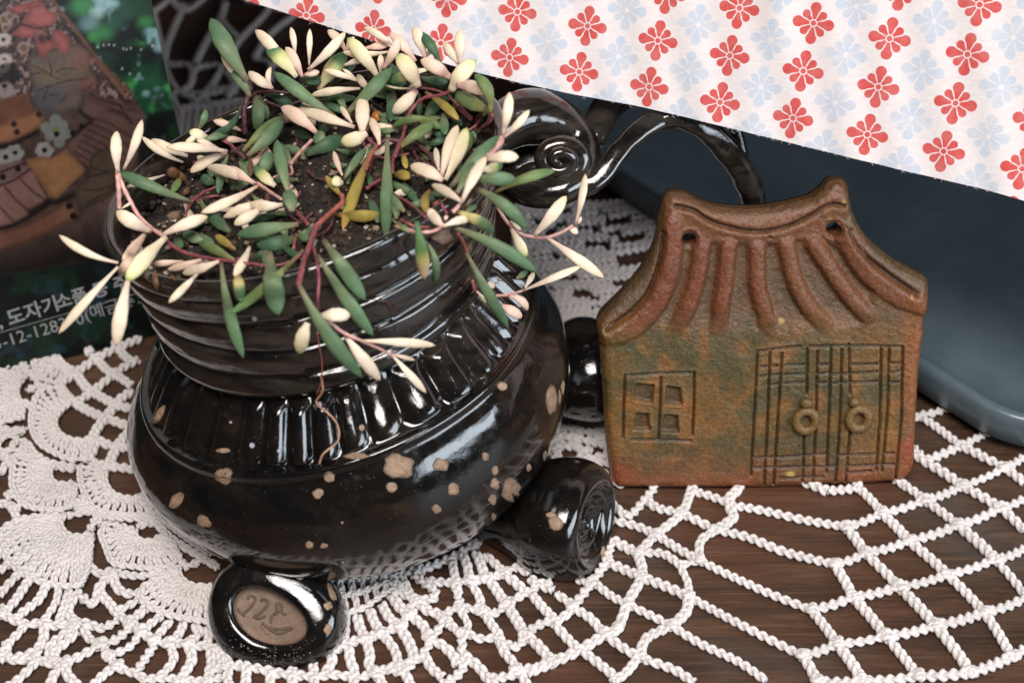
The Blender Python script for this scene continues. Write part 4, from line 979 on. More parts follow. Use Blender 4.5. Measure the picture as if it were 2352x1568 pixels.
# ---------------------------------------------------------------- clay house plaque
QK = .5210
def Q(x, y): return 1270.5 + QK*x, 363 + QK*y
qa, qb = onz(*Q(285, 1465), .16), onz(*Q(1550, 1440), .16)
vx = nrm(qb - qa); up = nrm(np.cross(np.cross(vx, A3(0, 0, 1)), vx)); back = nrm(np.cross(A3(0, 0, 1), vx)); LE = math.radians(14)
upv = up*math.cos(LE) + back*math.sin(LE); nq = nrm(np.cross(vx, upv))      # towards the viewer
if np.dot(nq, CAM - qa) < 0: nq = -nq
OUT = [(285,1465),(262,1440),(240,1300),(225,1100),(212,900),(205,810),(195,745),(215,705),(300,620),(370,540),(420,460),(450,390),(462,330),(475,260),(490,200),(510,172),(545,166),(590,172),(640,200),(700,222),
       (790,238),(880,240),(970,232),(1060,214),(1150,188),(1200,150),(1230,118),(1265,108),(1300,122),(1312,160),(1320,220),(1345,290),(1385,355),(1440,410),(1520,470),(1600,515),(1650,540),(1666,580),(1660,640),(1650,700),
       (1640,800),(1625,900),(1615,1050),(1607,1200),(1600,1350),(1585,1400),(1550,1430),(1500,1440),(1300,1450),(1000,1462),(700,1468),(450,1468)]
OC = catmull(np.array(OUT + [OUT[0]], float), 330)[:-1]
HOLES = [(601, 362, 33), (1238, 315, 33)]
RIBS = [([(530,290),(525,400),(500,530),(440,660),(330,760),(225,780)], 46), ([(655,395),(640,500),(600,640),(535,775)], 38), ([(772,392),(760,520),(742,650),(732,780)], 38), ([(900,400),(902,550),(925,650),(955,770)], 38),
        ([(1030,388),(1060,520),(1115,640),(1200,735)], 38), ([(1150,380),(1230,500),(1300,600),(1385,695)], 38), ([(1275,330),(1370,490),(1500,600),(1640,655)], 44)]
TOPR = [(480,400),(505,235),(560,212),(700,282),(850,318),(950,320),(1060,292),(1150,245),(1230,205),(1282,215),(1300,320)]
GRV = [([(540,212),(620,232),(700,284),(850,322),(950,322),(1060,292),(1150,246),(1220,205),(1280,212)], 8, .16), ([(486,330),(470,450),(425,580),(350,670),(235,752)], 8, .15), ([(1308,318),(1330,370),(1380,435),(1480,515),(1600,600)], 8, .14)]
LN = [[(320,957),(460,950),(605,946)],[(316,957),(310,1100),(308,1230)],[(622,944),(620,1080),(614,1222)],[(345,1241),(480,1243),(608,1246)],[(475,968),(470,1100),(464,1238)],
 [(905,852),(1000,838),(1090,830)],[(1130,830),(1240,828),(1400,828),(1540,832)],[(900,850),(893,1000),(885,1150),(872,1400)],[(955,855),(945,1150),(930,1445)],[(1008,860),(990,1150),(972,1440)],[(1120,840),(1118,1040)],[(1106,1212),(1100,1440)],
 [(1165,850),(1160,1100),(1145,1440)],[(1226,830),(1216,1100),(1205,1388)],[(1272,842),(1265,1150),(1245,1430)],[(1304,820),(1309,1040)],[(1308,1205),(1290,1430)],[(1446,830),(1440,1150),(1424,1380)],[(1482,830),(1475,1100),(1450,1380)],[(1541,832),(1535,1150),(1508,1430)],
 [(918,920),(940,920)],[(970,917),(990,914)],[(1025,912),(1105,910)],[(1170,912),(1220,908)],[(1312,910),(1430,908)],[(1490,905),(1535,904)],[(915,962),(940,960)],[(970,956),(990,954)],[(1020,954),(1110,952)],[(1170,952),(1218,945)],[(1230,955),(1430,942)],[(1490,946),(1535,940)],
 [(965,1000),(990,996)],[(1022,992),(1110,988)],[(1170,992),(1215,986)],[(1240,992),(1425,984)],[(1490,990),(1525,988)],[(885,1320),(1010,1318),(1200,1305)],[(1250,1312),(1420,1304)],[(1465,1302),(1500,1300)],[(885,1366),(1050,1362),(1240,1360)],[(1290,1358),(1500,1350)],[(1000,1412),(1190,1405)],[(1300,1388),(1400,1380)]]
PAN = [[(365,994),(445,1001),(436,1080),(358,1066)],[(500,1006),(560,1014),(568,1090),(495,1086)],[(366,1124),(420,1128),(426,1200),(356,1196)],[(490,1130),(548,1136),(552,1211),(479,1208)]]
def hfun(x, y):
    ns = fbm(x*.05, y*.05, 1.0, 3) - .5
    d = -sdpoly(x, y, OC[::3])
    px = 1.0/71.0*QK                      # tile px -> cm
    rr_ = 42.0
    e = np.clip(d/rr_, 0, 1); h = -(1 - np.sqrt(np.clip(1-(1-e)**2, 0, 1)))*.36
    h = h + .05*(fbm(x*.008, y*.008, 4.0, 2)-.5) + .018*ns
    fade = 1 - sstep(640, 800, y + 0*x)
    dr = np.full(np.shape(x), 1e9)
    for P, w in RIBS:
        dd = sdline(x + 6*ns, y, catmull(np.array(P, float), 10)); q = np.clip(1 - (dd/w)**2, 0, 1)
        f_ = fade if len(P) < 5 and w < 42 else 1.0
        h = h + .20*np.sqrt(q)*(f_*.9+.1*(w >= 42)); dr = np.minimum(dr, dd/w)
    chan = sdpoly(x, y, [(560,380),(640,372),(900,385),(1040,372),(1180,350),(1290,420),(1420,560),(1400,720),(960,830),(500,800),(470,700),(560,520)])
    h = h - .15*sstep(12, -18, chan)*fade*sstep(.8, 1.25, dr)
    for P, w, dp in GRV:
        dd = sdline(x, y, catmull(np.array(P, float), 18)); h = h - dp*np.exp(-(dd/w)**2) + .05*np.exp(-((dd-24)/16)**2)
    g = np.full(np.shape(x), 1e9)
    for P in LN: g = np.minimum(g, sdline(x + 3*ns, y, P))
    h = h - .12*np.exp(-(g/4.4)**2) + .012*np.exp(-((g-10)/5)**2)
    for P in PAN: h = h - .15*sstep(4, -5, sdpoly(x, y, P)) + .02*np.exp(-((sdpoly(x, y, P)-8)/6)**2)
    h = h - .12*np.exp(-((x-955)**2+(y-349)**2)/60.0)
    for hx, hy, hr in HOLES:
        dd = np.hypot(x-hx, y-hy) - hr; h = h - .08*np.exp(-(np.clip(dd, 0, 99)/7)**2) + .03*np.exp(-((dd-14)/8)**2)
    return h, g, d, dr
gx, gy = np.meshgrid(np.arange(196, 1668, 4.4), np.arange(106, 1470, 4.4)); gx, gy = gx.ravel(), gy.ravel()
h_, g_, d_, dr_ = hfun(gx, gy)
idx = np.arange(len(gx)); ii = (np.round((gx-196)/4.4)).astype(int); jj = (np.round((gy-106)/4.4)).astype(int)
pan_d = np.min([np.abs(sdpoly(gx, gy, P)) for P in PAN], 0); grv_d = np.min([sdline(gx, gy, P) for P, w, dp in GRV], 0)
hole_d = np.min([np.hypot(gx-a, gy-b)-c for a, b, c in HOLES], 0)
fine = (g_ < 15) | (pan_d < 16) | (grv_d < 22) | (hole_d < 20)
mid = ((gy < 800)) & ((ii % 2 == 0) & (jj % 2 == 0))
coarse = (ii % 3 == 0) & (jj % 3 == 0)
keep = (fine | mid | coarse) & (d_ > 5) & (hole_d > 4)
pts = [Vector((a, b)) for a, b in OC]; edges = []; nO = len(pts)
faces_in = [list(range(nO))]
edges += [(i, (i+1) % nO) for i in range(nO)]
for off in (2.0, ):
    pass
for hx, hy, hr in HOLES:
    b0 = len(pts)
    for i in range(28): a_ = i*2*math.pi/28; pts.append(Vector((hx+hr*math.cos(a_), hy+hr*.88*math.sin(a_))))
    edges += [(b0+i, b0+(i+1) % 28) for i in range(28)]
pts += [Vector((a, b)) for a, b in zip(gx[keep], gy[keep])]
cv, ce, cf, *_ = delaunay_2d_cdt(pts, edges, [list(range(nO))], 1, 1e-5)
cx = np.array([(v.x, v.y) for v in cv]); tri = np.array([f for f in cf if len(f) == 3])
cen = cx[tri].mean(1)
inh = np.zeros(len(tri), bool)
for hx, hy, hr in HOLES: inh |= np.hypot(cen[:, 0]-hx, (cen[:, 1]-hy)/.88) < hr*.985
tri = tri[~inh]; cen = cen[~inh]
ar = (cx[tri[:, 1], 0]-cx[tri[:, 0], 0])*(cx[tri[:, 2], 1]-cx[tri[:, 0], 1]) - (cx[tri[:, 2], 0]-cx[tri[:, 0], 0])*(cx[tri[:, 1], 1]-cx[tri[:, 0], 1])
flip = ar > 0            # y runs down: wind so that the normal faces out
tri[flip] = tri[flip][:, ::-1]
hh, gg, dd, drr = hfun(cx[:, 0], cx[:, 1])
r_all = np.array([ray(*Q(x, y)) for x, y in cx]); tq = np.dot(qa - CAM, nq)/(r_all @ nq)
PB = CAM + r_all*tq[:, None]                       # points on the base plane
PQ = PB + nq*hh[:, None]
if np.dot(np.cross(PQ[tri[0, 1]]-PQ[tri[0, 0]], PQ[tri[0, 2]]-PQ[tri[0, 0]]), nq) < 0: tri = tri[:, ::-1]
fn = np.cross(PQ[tri[:, 1]]-PQ[tri[:, 0]], PQ[tri[:, 2]]-PQ[tri[:, 0]]); VN = np.zeros_like(PQ)
for k in range(3): np.add.at(VN, tri[:, k], fn)
VN /= np.linalg.norm(VN, axis=1)[:, None] + 1e-12
# pigment: ochre and olive walls, iron red roof, orange edges, dark engobe left in the incised lines
X, Y = cx[:, 0], cx[:, 1]
def mixc(a, b, w): return a*(1-w[:, None]) + np.array(b)*w[:, None]
c = np.tile(np.array(lin(136, 100, 54)), (len(cx), 1))
n1 = fbm(X*.006, Y*.006, 7.0, 4); n2 = fbm(X*.013, Y*.013, 9.0, 4)
c = mixc(c, lin(98, 88, 56), sstep(.42, .62, n1))
c = mixc(c, lin(90, 90, 62), sstep(.48, .7, n2)*.6*sstep(520, 800, Y)*(1-sstep(1150, 1300, Y)))
c = mixc(c, lin(176, 112, 54), sstep(.5, .75, fbm(X*.012, Y*.012, 3.0, 5))*.55)
roof = 1 - sstep(560, 800, Y + 120*(n1-.5) - 60*np.sin((X-200)/470))
c = mixc(c, lin(138, 88, 60), roof)
redr = np.clip(1.15 - drr, 0, 1)*roof
c = mixc(c, lin(140, 76, 56), np.clip(redr*1.1, 0, .65)*sstep(1250, 500, X)*.9 + .25*redr)
c = mixc(c, lin(112, 96, 76), roof*sstep(1.0, 1.5, drr)*sstep(330, 420, Y)*.75)
c = mixc(c, lin(178, 104, 62), sstep(130, 20, np.abs(X-1625))*sstep(520, 760, Y)*.8)
c = mixc(c, lin(160, 88, 60), sstep(1230, 1460, Y)*.75*(.4+n2))
c = mixc(c, lin(176, 70, 48), np.exp(-((X-1570)**2/1800+(Y-1290)**2/2600)) + .6*np.exp(-((X-280)**2/5000+(Y-1400)**2/3500)))
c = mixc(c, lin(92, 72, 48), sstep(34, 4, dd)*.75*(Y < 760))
c = mixc(c, lin(46, 40, 36), np.exp(-(gg/4.6)**2)*.85)
for P in PAN: c = mixc(c, lin(84, 68, 50), sstep(4, -6, sdpoly(X, Y, P))*.8)
for P, w, dp in GRV: c = mixc(c, lin(58, 46, 38), np.exp(-(sdline(X, Y, P)/8)**2)*.7)
for (a, b, ra, rb) in [(1010,720,14,12),(1047,1392,20,14),(1575,606,6,9),(1280,195,10,16)]:
    c = mixc(c, lin(222, 186, 100), sstep(1.25, .75, np.hypot((X-a)/ra, (Y-b)/rb))*.9)
c = mixc(c, lin(40, 36, 34), np.exp(-((X-955)**2+(Y-349)**2)/60.0))
c = (c*.88 + .12*np.array(lin(104, 84, 56)))*.60
house = empty('clay_house_plaque', tuple((qa+qb)/2), 'brown and ochre clay plaque shaped like a tile roofed cottage, standing beside the black pot', 'plaque')
part_of = np.zeros(len(tri), int)                  # 0 wall, 1 roof, 2 window, 3 door, 10+ roof ribs
eave = np.interp(cen[:, 0], [195, 300, 400, 540, 760, 960, 1200, 1400, 1560, 1660], [790, 808, 790, 796, 800, 790, 752, 715, 680, 690])
part_of[cen[:, 1] < eave] = 1
part_of[sdpoly(cen[:, 0], cen[:, 1], [(315,955),(622,944),(614,1246),(308,1240)]) < 0] = 2
part_of[sdpoly(cen[:, 0], cen[:, 1], [(902,850),(1110,829),(1541,831),(1508,1432),(1240,1436),(872,1436)]) < 0] = 3
for i, (P, w) in enumerate(RIBS):
    part_of[(sdline(cen[:, 0], cen[:, 1], catmull(np.array(P, float), 10)) < w) & (cen[:, 1] < eave)] = 10+i
def sub(name, sel, extraV=None, extraF=None, extraC=None, label=None):
    t_ = tri[sel]; u, inv = np.unique(t_.ravel(), return_inverse=True); F_ = inv.reshape(-1, 3).tolist()
    V = PQ[u]; C_ = c[u]; N_ = VN[u]
    if extraV is not None:
        n0 = len(V); V = np.vstack([V, extraV]); C_ = np.vstack([C_, extraC]); F_ += [tuple(i+n0 for i in q) for q in extraF]
        N_ = np.vstack([N_, np.zeros((len(extraV), 3))])
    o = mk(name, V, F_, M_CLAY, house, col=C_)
    o.data.normals_split_custom_set_from_vertices(N_.tolist())
    if label: o['label'] = label
    return o
# rim: run every open edge back to the rear face
ed = {}
for t_ in tri.tolist():
    for a, b in ((t_[0], t_[1]), (t_[1], t_[2]), (t_[2], t_[0])):
        k = (min(a, b), max(a, b)); ed[k] = None if k in ed else (a, b)
bd = [v for v in ed.values() if v]
bu = sorted({i for e in bd for i in e}); bi = {v: i for i, v in enumerate(bu)}
L0 = PQ[bu]; nb = len(bu); base_c = c[bu]*.8
inw = np.array([0 if min(abs(math.hypot(cx[i, 0]-a, cx[i, 1]-b) - r_) for a, b, r_ in HOLES) > 12 else 1 for i in bu])
ctr = PB.mean(0)
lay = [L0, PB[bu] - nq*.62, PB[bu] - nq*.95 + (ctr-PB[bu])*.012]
EV = np.vstack(lay); EF = []
for a, b in bd:
    a, b = bi[a], bi[b]
    for k in (0, 1): EF.append((b+k*nb, a+k*nb, a+(k+1)*nb, b+(k+1)*nb))
cv2, _, cf2, *_ = delaunay_2d_cdt([Vector((cx[i, 0], cx[i, 1])) for i in bu], [(bi[a], bi[b]) for a, b in bd], [], 0, 1e-5)
if len(cv2) == nb:
    for t_ in cf2:
        m = np.mean([(cv2[i].x, cv2[i].y) for i in t_], 0)
        if sdpoly(np.array(m[0]), np.array(m[1]), OC) < 0 and all(math.hypot(m[0]-a, (m[1]-b)/.88) > r_*.95 for a, b, r_ in HOLES):
            p0, p1, p2 = [lay[2][i] for i in t_]
            t3 = list(t_) if np.dot(np.cross(p1-p0, p2-p0), nq) < 0 else list(t_)[::-1]
            EF.append(tuple(i+2*nb for i in t3))
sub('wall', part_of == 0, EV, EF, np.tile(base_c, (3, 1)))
sub('roof', part_of == 1); sub('window', part_of == 2, label='small window with four sunken panes'); sub('double_door', part_of == 3, label='double plank door drawn with incised lines')
for i in range(len(RIBS)):
    if (part_of == 10+i).any(): sub('roof_rib', part_of == 10+i)
def qp(x, y, h): 
    r_ = ray(*Q(x, y)); return CAM + r_*(np.dot(qa-CAM, nq)/np.dot(r_, nq)) + nq*h
for (x, y, R_, kx, ky, kr) in [(1112,1152,41,1115,1076,26),(1345,1142,42,1325,1070,28)]:
    ctr_ = qp(x, y, .10); k = .521*54/F
    a_ = np.linspace(0, 2*np.pi, 33)
    P = np.array([ctr_ + vx*R_*k*math.cos(t_) + upv*R_*k*1.05*math.sin(t_)/math.cos(math.radians(24)) for t_ in a_])
    V, f = tube(P, .155 + .015*np.sin(a_*2), 12, False)
    m = MB(); m.add(V, f)
    kc = qp(kx, ky, .09); m.add(ball*np.array([.2, .16, .2]) + kc, grid_faces(10, 16, True))
    V = np.vstack(m.V); cc_ = np.tile(np.array(lin(134, 104, 62))*.6, (len(V), 1))*(.8+.4*fbm(V[:, 0]*3, V[:, 2]*3, V[:, 1]*3, 3))[:, None]
    mk('door_knocker', V, m.F, M_CLAY, house, col=cc_)

# ---------------------------------------------------------------- printed card leaning at the left
cb = onz(505, 727, .18); cl_ = onz(0, 850, .18)
ct = at(345, 0, 57.2)
cu_ = nrm(ct - cb); cvv = nrm(cb - cl_); cvv = nrm(cvv - cu_*np.dot(cvv, cu_)); cn = nrm(np.cross(cvv, cu_))
if np.dot(cn, CAM - cb) < 0: cn = -cn
card = empty('picture_card', tuple(cb), 'glossy printed card showing a ceramic house and white Korean lettering, leaning at the left', 'card')
NA, NB = 300, 330
ga, gb = np.meshgrid(np.linspace(-15, 0, NA), np.linspace(0, 16.5, NB))
PC = cb + ga.ravel()[:, None]*cvv + gb.ravel()[:, None]*cu_
X, Y = proj(PC)
def fill(poly, col, soft=2.0, k=None, amp=.25, sc=.03, shade=0.0, dirn=(0, 1)):
    global C
    P = np.array(poly, float)*(k or 1); w = sstep(soft, -soft, sdpoly(X, Y, P))
    n = fbm(X*sc, Y*sc, float(P[0, 0] % 7), 4)
    b = np.array(col)[None]*(1 + amp*(n-.5)*2)[:, None]
    if shade:
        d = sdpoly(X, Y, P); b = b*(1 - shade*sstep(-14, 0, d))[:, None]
    C = C*(1-w[:, None]) + b*w[:, None]
def line(P, col, wd, k=1.0, al=.9):
    global C
    w = np.exp(-(sdline(X, Y, np.array(P, float)*k)/wd)**2)*al; C = C*(1-w[:, None]) + np.array(col)*w[:, None]
def dot(x, y, r, col, soft=1.5, al=1.0, ry=None):
    global C
    w = sstep(r+soft, r-soft, np.hypot(X-x, (Y-y)*(r/(ry or r))))*al; C = C*(1-w[:, None]) + np.array(col)*w[:, None]
C = np.tile(np.array(lin(14, 30, 27)), (len(X), 1))
n1 = fbm(X*.012, Y*.012, 2.0, 3); n2 = fbm(X*.02+9, Y*.02, 5.0, 3)
top = 1 - sstep(250, 420, Y)
C = mixc(C, lin(24, 78, 52), sstep(.42, .6, n1)*top); C = mixc(C, lin(60, 150, 84), sstep(.56, .72, n2)*top*(X > 150)); C = mixc(C, lin(150, 190, 200), sstep(.62, .75, fbm(X*.022+3, Y*.022, 8.0, 3))*top*.8)
for (x, y, r, cc) in [(190,15,28,(70,150,90)),(222,30,16,(150,185,185)),(205,55,22,(110,150,150)),(240,75,22,(58,140,80)),(215,85,14,(70,150,80)),(335,50,16,(60,140,80)),(345,75,14,(110,160,160)),(262,10,12,(150,190,195)),
                      (285,30,22,(40,90,75)),(265,55,20,(40,100,80)),(295,100,30,(14,34,30)),(340,130,24,(10,22,20)),(330,220,26,(20,80,55)),(350,190,22,(30,95,65)),(335,215,9,(120,160,165)),(360,205,8,(90,130,130)),(280,150,30,(12,28,26)),(250,140,20,(30,60,48)),(365,235,16,(18,60,42))]:
    dot(x, y, r, lin(*cc), soft=r*.7, al=.85, ry=r*.8)
bot = sstep(560, 640, Y)
C = mixc(C, lin(20, 62, 46), bot*sstep(.45, .65, n2)*.8); C = mixc(C, lin(34, 72, 88), bot*sstep(.6, .72, fbm(X*.03, Y*.03, 12.0, 3))*.6)
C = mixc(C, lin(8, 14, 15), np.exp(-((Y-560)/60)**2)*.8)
for (x, y) in [(224,108),(238,104),(250,103),(262,104),(283,112),(290,114),(300,111),(324,114),(349,106),(352,105),(280,158),(298,170)]: dot(x, y, 2.2, lin(200, 205, 205), 2, .8)
k = .2122
ho = [(-200,-10),(115,-10),(150,35),(170,60),(212,119),(297,201),(331,262),(338,300),(345,420),(300,520),(200,600),(-50,640),(-200,640)]
fill(ho, lin(92, 72, 66), 2, amp=.5, sc=.05)
hm = sstep(3, -3, sdpoly(X, Y, np.array(ho, float)))
vz = fbm(X*.16, Y*.16, 4.0, 3)
C = mixc(C, lin(52, 42, 42), hm*sstep(.5, .6, vz)*(Y < 240)*.8); C = mixc(C, lin(170, 140, 134), hm*sstep(.58, .68, fbm(X*.12+5, Y*.12, 9.0, 3))*(Y < 230)*.7)
line([(118,0),(165,58),(215,125),(260,180),(298,212)], lin(120, 84, 62), 5); line([(150,60),(205,120),(250,180),(285,230)], lin(36, 28, 28), 4); line([(215,135),(250,175),(290,225)], lin(138, 96, 76), 4)
def F6(pts, col, **q): fill(np.array(pts, float)*k, col, **q)
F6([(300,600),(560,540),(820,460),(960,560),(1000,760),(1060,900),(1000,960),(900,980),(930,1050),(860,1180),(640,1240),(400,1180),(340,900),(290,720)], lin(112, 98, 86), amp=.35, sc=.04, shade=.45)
dot(860*k, 640*k, 26, lin(142, 94, 82), 16, .6); dot(520*k, 1050*k, 34, lin(84, 86, 100), 18, .7); dot(960*k, 900*k, 20, lin(136, 84, 70), 12, .6); dot(560*k, 830*k, 22, lin(128, 112, 82), 14, .6)
for P in [[(330,700),(440,750),(560,820),(640,860)],[(340,800),(430,790)],[(420,980),(560,920)],[(610,910),(760,870),(940,855)],[(610,780),(680,740),(830,745)],[(540,1030),(620,1020)],[(520,640),(560,760),(550,810)],[(960,960),(1000,900)],[(470,1090),(510,980)],[(650,1110),(720,1040)]]:
    line(P, lin(48, 40, 40), 1.6, k, .85)
for P in [[(60,100),(250,40),(420,0),(500,40),(440,140),(300,90),(230,160)],[(110,380),(230,270),(350,290),(420,330),(340,420),(210,400)],[(380,460),(560,440),(600,500),(500,590),(460,680),(420,560)],[(560,330),(640,320),(760,420),(770,540),(720,600),(640,550),(560,440)],
          [(230,250),(330,70),(450,40),(540,130),(600,140),(620,220),(560,290),(420,300),(300,280)]]:
    F6(P, lin(168, 92, 88), amp=.28, sc=.03, shade=.35, soft=1.5)
dot(430*k, 385*k, 14, lin(150, 90, 92), 6, .8); dot(450*k, 420*k, 9, lin(70, 40, 42), 5, .9); line([(230,262),(350,300),(420,310),(560,288)], lin(60, 32, 34), 2, k)
for (x, y, r) in [(45,215,14),(250,520,14),(60,300,10),(100,180,10)]: dot(x*k, y*k, r, lin(170, 140, 130), 2, .8); dot(x*k+1, y*k, r*.65, lin(110, 84, 62), 3, .9)
for (x, y) in [(40,430),(50,650),(30,720),(60,980)]: dot(x*k, y*k, 17, lin(190, 176, 166), 3, .9, 15); dot(x*k-1, y*k, 5, lin(20, 18, 20), 1.5)
dot(90*k, 800*k, 26, lin(30, 26, 28), 6, .8); dot(60*k, 990*k, 19, lin(140, 124, 124), 3, .85, 22); dot(48*k, 930*k, 6, lin(20, 20, 22), 1.5)
F6([(-100,1110),(300,1000),(360,1200),(60,1330),(-100,1380)], lin(120, 76, 56), amp=.3)
# planks of the roof, right
F6([(930,1010),(1100,1060),(1330,1090),(1340,1200),(1560,1250),(1570,1420),(1400,1900),(1200,2400),(1000,2200),(950,1800),(740,1600),(760,1500),(1000,1300),(900,1200)], lin(110, 82, 76), amp=.3, sc=.03)
for i in range(9):
    line([(1020-60*i*.6, 1280+75*i*.8), (1200-20*i, 1340+78*i), (1440-40*i, 1500+88*i)], lin(44, 34, 38), 1.8, k, .9)
line([(950,1020),(1100,1080),(1300,1140),(1330,1190)], lin(36, 28, 30), 3, k); line([(930,1040),(1080,1120),(1230,1200),(1400,1290),(1540,1350)], lin(96, 68, 62), 9, k, .8)
line([(860,1190),(900,1240),(1000,1300),(760,1500)], lin(34, 26, 30), 5, k); line([(1200,1190),(1350,1230),(1420,1330)], lin(40, 30, 30), 4, k, .7)
# tube with button holes
F6([(-60,1370),(120,1290),(400,1190),(480,1260),(470,1350),(380,1430),(120,1550),(-60,1590)], lin(152, 104, 72), amp=.25, sc=.03, shade=.4)
for (x, y) in [(150,1345),(185,1430),(420,1240)]: dot(x*k, y*k, 7, lin(56, 34, 28), 1.5)
line([(-60,1600),(150,1550),(400,1430)], lin(24, 18, 20), 7, k)
# blue grey flower and small ones (tile at y + 1425)
for (x, y, r) in [(500,1380,13),(600,1300,14),(680,1360,12),(720,1450,12),(640,1540,13),(540,1470,12),(580,1400,16),(660,1470,14)]: dot(x*k, y*k, r, lin(128, 132, 128), 2, .9)
dot(610*k, 1410*k, 9, lin(120, 120, 72), 5, .9); dot(612*k, 1450*k, 6.5, lin(16, 16, 18), 1.5)
for (cx_, cy_) in [(480,1625),(160,1655),(60,1700)]:
    for a_ in range(6): dot(cx_*k+13*math.cos(a_), cy_*k+11*math.sin(a_), 9, lin(150, 148, 146), 2, .9)
    dot(cx_*k, cy_*k, 6, lin(20, 20, 22), 1.5)
dot(785*k, 1440*k, 6.5, lin(22, 18, 20), 1.5); dot(880*k, 1365*k, 5.5, lin(22, 18, 20), 1.5)
# tan patch, plank deck, lower tube
F6([(-100,1850),(200,1760),(330,1830),(520,2180),(340,2330),(150,2420),(-100,2500)], lin(140, 104, 98), amp=.3, sc=.03)
F6([(-60,1800),(220,1730),(330,1820),(0,1990),(-60,2010)], lin(124, 96, 90), amp=.25); line([(-60,1890),(220,1780),(320,1760)], lin(36, 30, 34), 3, k); line([(-60,2030),(150,1950),(330,1830)], lin(36, 30, 34), 3, k)
for (x, y) in [(30,1915),(195,1827)]: dot(x*k, y*k, 7, lin(22, 18, 20), 1.5)
for P in [[(220,1940),(350,2070),(500,2170)],[(50,2020),(180,2170),(330,2300)],[(-20,2220),(150,2400)]]: line(P, lin(52, 38, 40), 2.4, k)
F6([(270,1730),(440,1690),(560,1710),(720,1610),(900,1800),(920,1850),(760,2000),(620,2150),(530,2120),(420,1960)], lin(156, 112, 74), amp=.25, sc=.04, shade=.25)
F6([(960,1800),(980,1700),(1080,1610),(1200,1600),(1260,1700),(1250,2100),(1050,2200),(880,2280),(790,2100),(900,1950)], lin(94, 80, 66), amp=.3, shade=.4)
for P in [[(940,1920),(1100,1880),(1200,1850)],[(900,2050),(1060,2060),(1250,2000)],[(940,2200),(1200,2060),(1260,2030)],[(980,1810),(1150,1860)]]: line(P, lin(50, 40, 36), 2, k)
line([(330,2290),(520,2180),(620,2190),(780,2110)], lin(28, 22, 24), 8, k); line([(-50,2480),(150,2430),(340,2330),(520,2200)], lin(22, 18, 20), 6, k)
F6([(-80,2530),(300,2420),(700,2180),(800,2200),(850,2300),(800,2370),(500,2540),(200,2660),(-80,2740)], lin(128, 88, 70), amp=.25, shade=.4)
for (x, y) in [(750,2230),(795,2335)]: dot(x*k, y*k, 8, lin(30, 20, 20), 1.5)
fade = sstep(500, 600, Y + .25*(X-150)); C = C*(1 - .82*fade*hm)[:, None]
for i in range(9):
    line([(80+60*i, 2860-28*i), (150+60*i, 2760-28*i)], lin(62, 52, 48), 2, k, .7); line([(80+60*i, 2760-28*i), (150+60*i, 2870-28*i)], lin(62, 52, 48), 2, k, .7)
C = mixc(C, lin(10, 12, 13), sstep(6, -6, sdpoly(X, Y, [(250,500),(345,430),(520,430),(520,600),(250,650)]))*.75)
C = mixc(C, lin(12, 14, 14), sstep(8, -4, sdpoly(X, Y, np.array([(1600,1250),(1890,1180),(2100,1200),(2100,3000),(1560,3000),(1500,1600)], float)*k))*.85)
C = (.8*C + .2*C.mean(1)[:, None])**1.18*1.08*(.62 + .36*fbm(X*.09, Y*.09, 3.3, 4))[:, None]*(1 - .12*hm)[:, None]
vi = grid_faces(NB, NA)
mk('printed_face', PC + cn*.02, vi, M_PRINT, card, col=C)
bx = []
for s_ in (0, -.05):
    for (a_, b_) in [(-15.03, -.02), (.03, -.02), (.03, 16.53), (-15.03, 16.53)]: bx.append(cb + a_*cvv + b_*cu_ + cn*s_)
mk('card_board', bx, [(0, 1, 2, 3), (7, 6, 5, 4), (0, 4, 5, 1), (1, 5, 6, 2), (2, 6, 7, 3), (3, 7, 4, 0)], M_INK, card, smooth=False)
def text(body, x, y, x2, y2, size_px, bold=False):
    p0 = onplane(x, y, cb + cn*.03, cn); p1 = onplane(x2, y2, cb + cn*.03, cn); d = nrm(p1-p0); u = np.cross(cn, d)
    cu = bpy.data.curves.new('lettering', 'FONT'); cu.body = body; cu.size = size_px*59/F; cu.extrude = .0; cu.resolution_u = 3
    if bold: cu.offset = .014
    to = bpy.data.objects.new('lettering', cu); COL.objects.link(to); bpy.context.view_layer.update()
    me = bpy.data.meshes.new_from_object(to.evaluated_get(bpy.context.evaluated_depsgraph_get()))
    bpy.data.objects.remove(to)
    co = np.array([v.co for v in me.vertices]); 
    V = p0 + co[:, 0][:, None]*d + co[:, 1][:, None]*u; Fc = [tuple(p_.vertices) for p_ in me.polygons]
    mk('lettering', V, Fc, M_WHITE, card, smooth=False)
kk = .2122
def U(x, y): return kk*x, 544.5+kk*y
text(', 도자기', *U(-5, 985), *U(560, 805), 44, True); text('소품 등 주문', *U(620, 775), *U(1130, 620), 41, True)
text('3-12-1283', *U(-60, 1225), *U(650, 1010), 42); text('0', *U(835, 955), *U(900, 935), 40); text('(예금주', *U(925, 905), *U(1215, 815), 40); text(': 고', *U(1405, 755), *U(1560, 705), 38)
p0, p1 = onplane(*U(-300, 1118), cb + cn*.03, cn), onplane(*U(1640, 565), cb + cn*.03, cn); w_ = cu_*.012
mk('printed_rule', [p0-w_, p1-w_, p1+w_, p0+w_], [(0, 1, 2, 3)], M_WHITE, card, smooth=False)

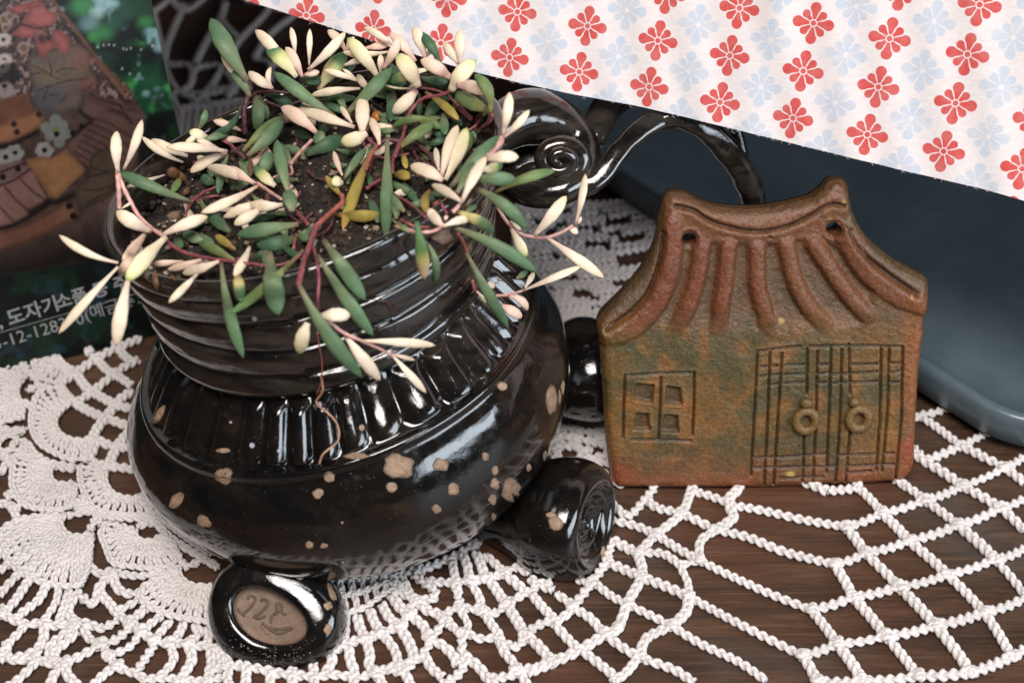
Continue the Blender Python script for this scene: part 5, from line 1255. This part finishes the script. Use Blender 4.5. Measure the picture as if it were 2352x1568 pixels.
# ---------------------------------------------------------------- hanging cloth
EDGE = [(-200, -205, 56), (300, -75, 55), (560, 0, 54.2), (820, 83, 53.5), (1080, 163, 52.9), (1300, 213, 52.4), (1500, 252, 51.7), (1800, 325, 50.6), (2080, 393, 49.6), (2352, 461, 48.6), (2700, 590, 47.6), (3250, 1050, 46)]  # right end, out of view, is dropped low to block the window light
Ed = catmull(np.array([at(*e) for e in EDGE]), 260)
upc = nrm(A3(0, .42, .91))
rows = 110; V = []; WE = []
svals = np.r_[0, np.cumsum(np.linalg.norm(np.diff(Ed, axis=0), axis=1))]
nc = nrm(np.cross(Ed[-1]-Ed[0], upc)); 
if np.dot(nc, CAM-Ed[100]) < 0: nc = -nc
for j in range(rows):
    hgt = 13.0*j/(rows-1)
    back_ = 0.0
    for i in range(260):
        s = svals[i]
        wv = .04*math.sin(s*.55 + .4*hgt*.5) * min(1, .25 + hgt/6) + .025*math.sin(s*1.3+2+.25*hgt)
        wv += .28*math.exp(-((s - 19.5 - .12*hgt)/.55)**2)*sstep(1.2, 3.5, hgt) + .2*math.exp(-((s-30-.2*hgt)/.8)**2)*sstep(.5, 4, hgt)
        V.append(Ed[i] + upc*hgt + nc*(wv + .03*math.sin(s*4+hgt)))
        WE.append((s, hgt))
# unseen canopy added over the top and back, to keep the background dark
for j in range(1, 14):
    for i in range(260): V.append(Ed[i] + upc*13 + A3(0, 3.2*j, .35*math.sin(j*.2)) + nc*.2*math.sin(svals[i]*.55+2.6)); WE.append((svals[i], 13 + 3.2*j))
V = np.array(V); WE = np.array(WE)
# place the printed repeat: solve the two repeat vectors on the cloth's own plane
pl0, pln = Ed[130], nc
E1 = nrm(Ed[-1]-Ed[0]); E2 = np.cross(pln, E1); 
if E2[2] < 0: E2 = -E2
def cl2(x, y): p = onplane(x, y, pl0, pln) - pl0; return np.array([p @ E1, p @ E2])
f0, fa, fb = cl2(1677, 128), cl2(1846, 163), cl2(1655, 235)
Am, Bm = fa-f0, fb-f0; Minv = np.linalg.inv(np.stack([Am, Bm], 1))
fx = cl2(1677+46, 128+7.5) - f0; un = np.linalg.norm(fx); th = math.atan2(fx[1], fx[0])
def rotn(v): return ((v[0]*math.cos(th)+v[1]*math.sin(th))/un, (-v[0]*math.sin(th)+v[1]*math.cos(th))/un)
CLOTH_AB = (rotn(Am), rotn(Bm))
flatP = np.stack([(V - pl0) @ E1, (V - pl0) @ E2], -1)
n_main = rows*260; flatP[n_main:, 1] += 0
for j in range(1, 14): flatP[n_main+(j-1)*260:n_main+j*260] = flatP[(rows-1)*260:rows*260] + np.array([0, 3.2*j])
UV = (Minv @ (flatP - f0).T).T
cloth = mk('printed_cloth', V, grid_faces(rows+13, 260), m_cloth(), origin=tuple(Ed[130]), uv=UV)
l2 = cloth.data.uv_layers.new(name='weave'); li = np.zeros(len(cloth.data.loops), int); cloth.data.loops.foreach_get('vertex_index', li); l2.data.foreach_set('uv', WE[li].ravel())
tag(cloth, 'white cotton cloth printed with red and pale blue flowers, hanging in from the upper right', 'cloth')
fz = MB()
for i in range(300):
    s = RS.rand(); k_ = int(s*258); p = Ed[k_]*(1-.5) + Ed[k_+1]*.5
    L_ = .03 + .12*RS.rand()**4; d = nrm(A3(RS.randn()*.9, RS.randn()*.3, -1))
    mid_ = p + d*L_*.5 + A3(RS.randn()*.03, 0, 0); Vt, ft = tube(np.array([p + upc*.04, mid_, p + d*L_ + E1*RS.randn()*.05]), .006, 3); fz.add(Vt, ft)
o = fz.build('frayed_threads', M_COT, cloth); o['kind'] = 'stuff'
print('TRIS', sum(len(o.data.polygons) for o in SC.objects if o.type == 'MESH'), 'OBJ', len(SC.objects))
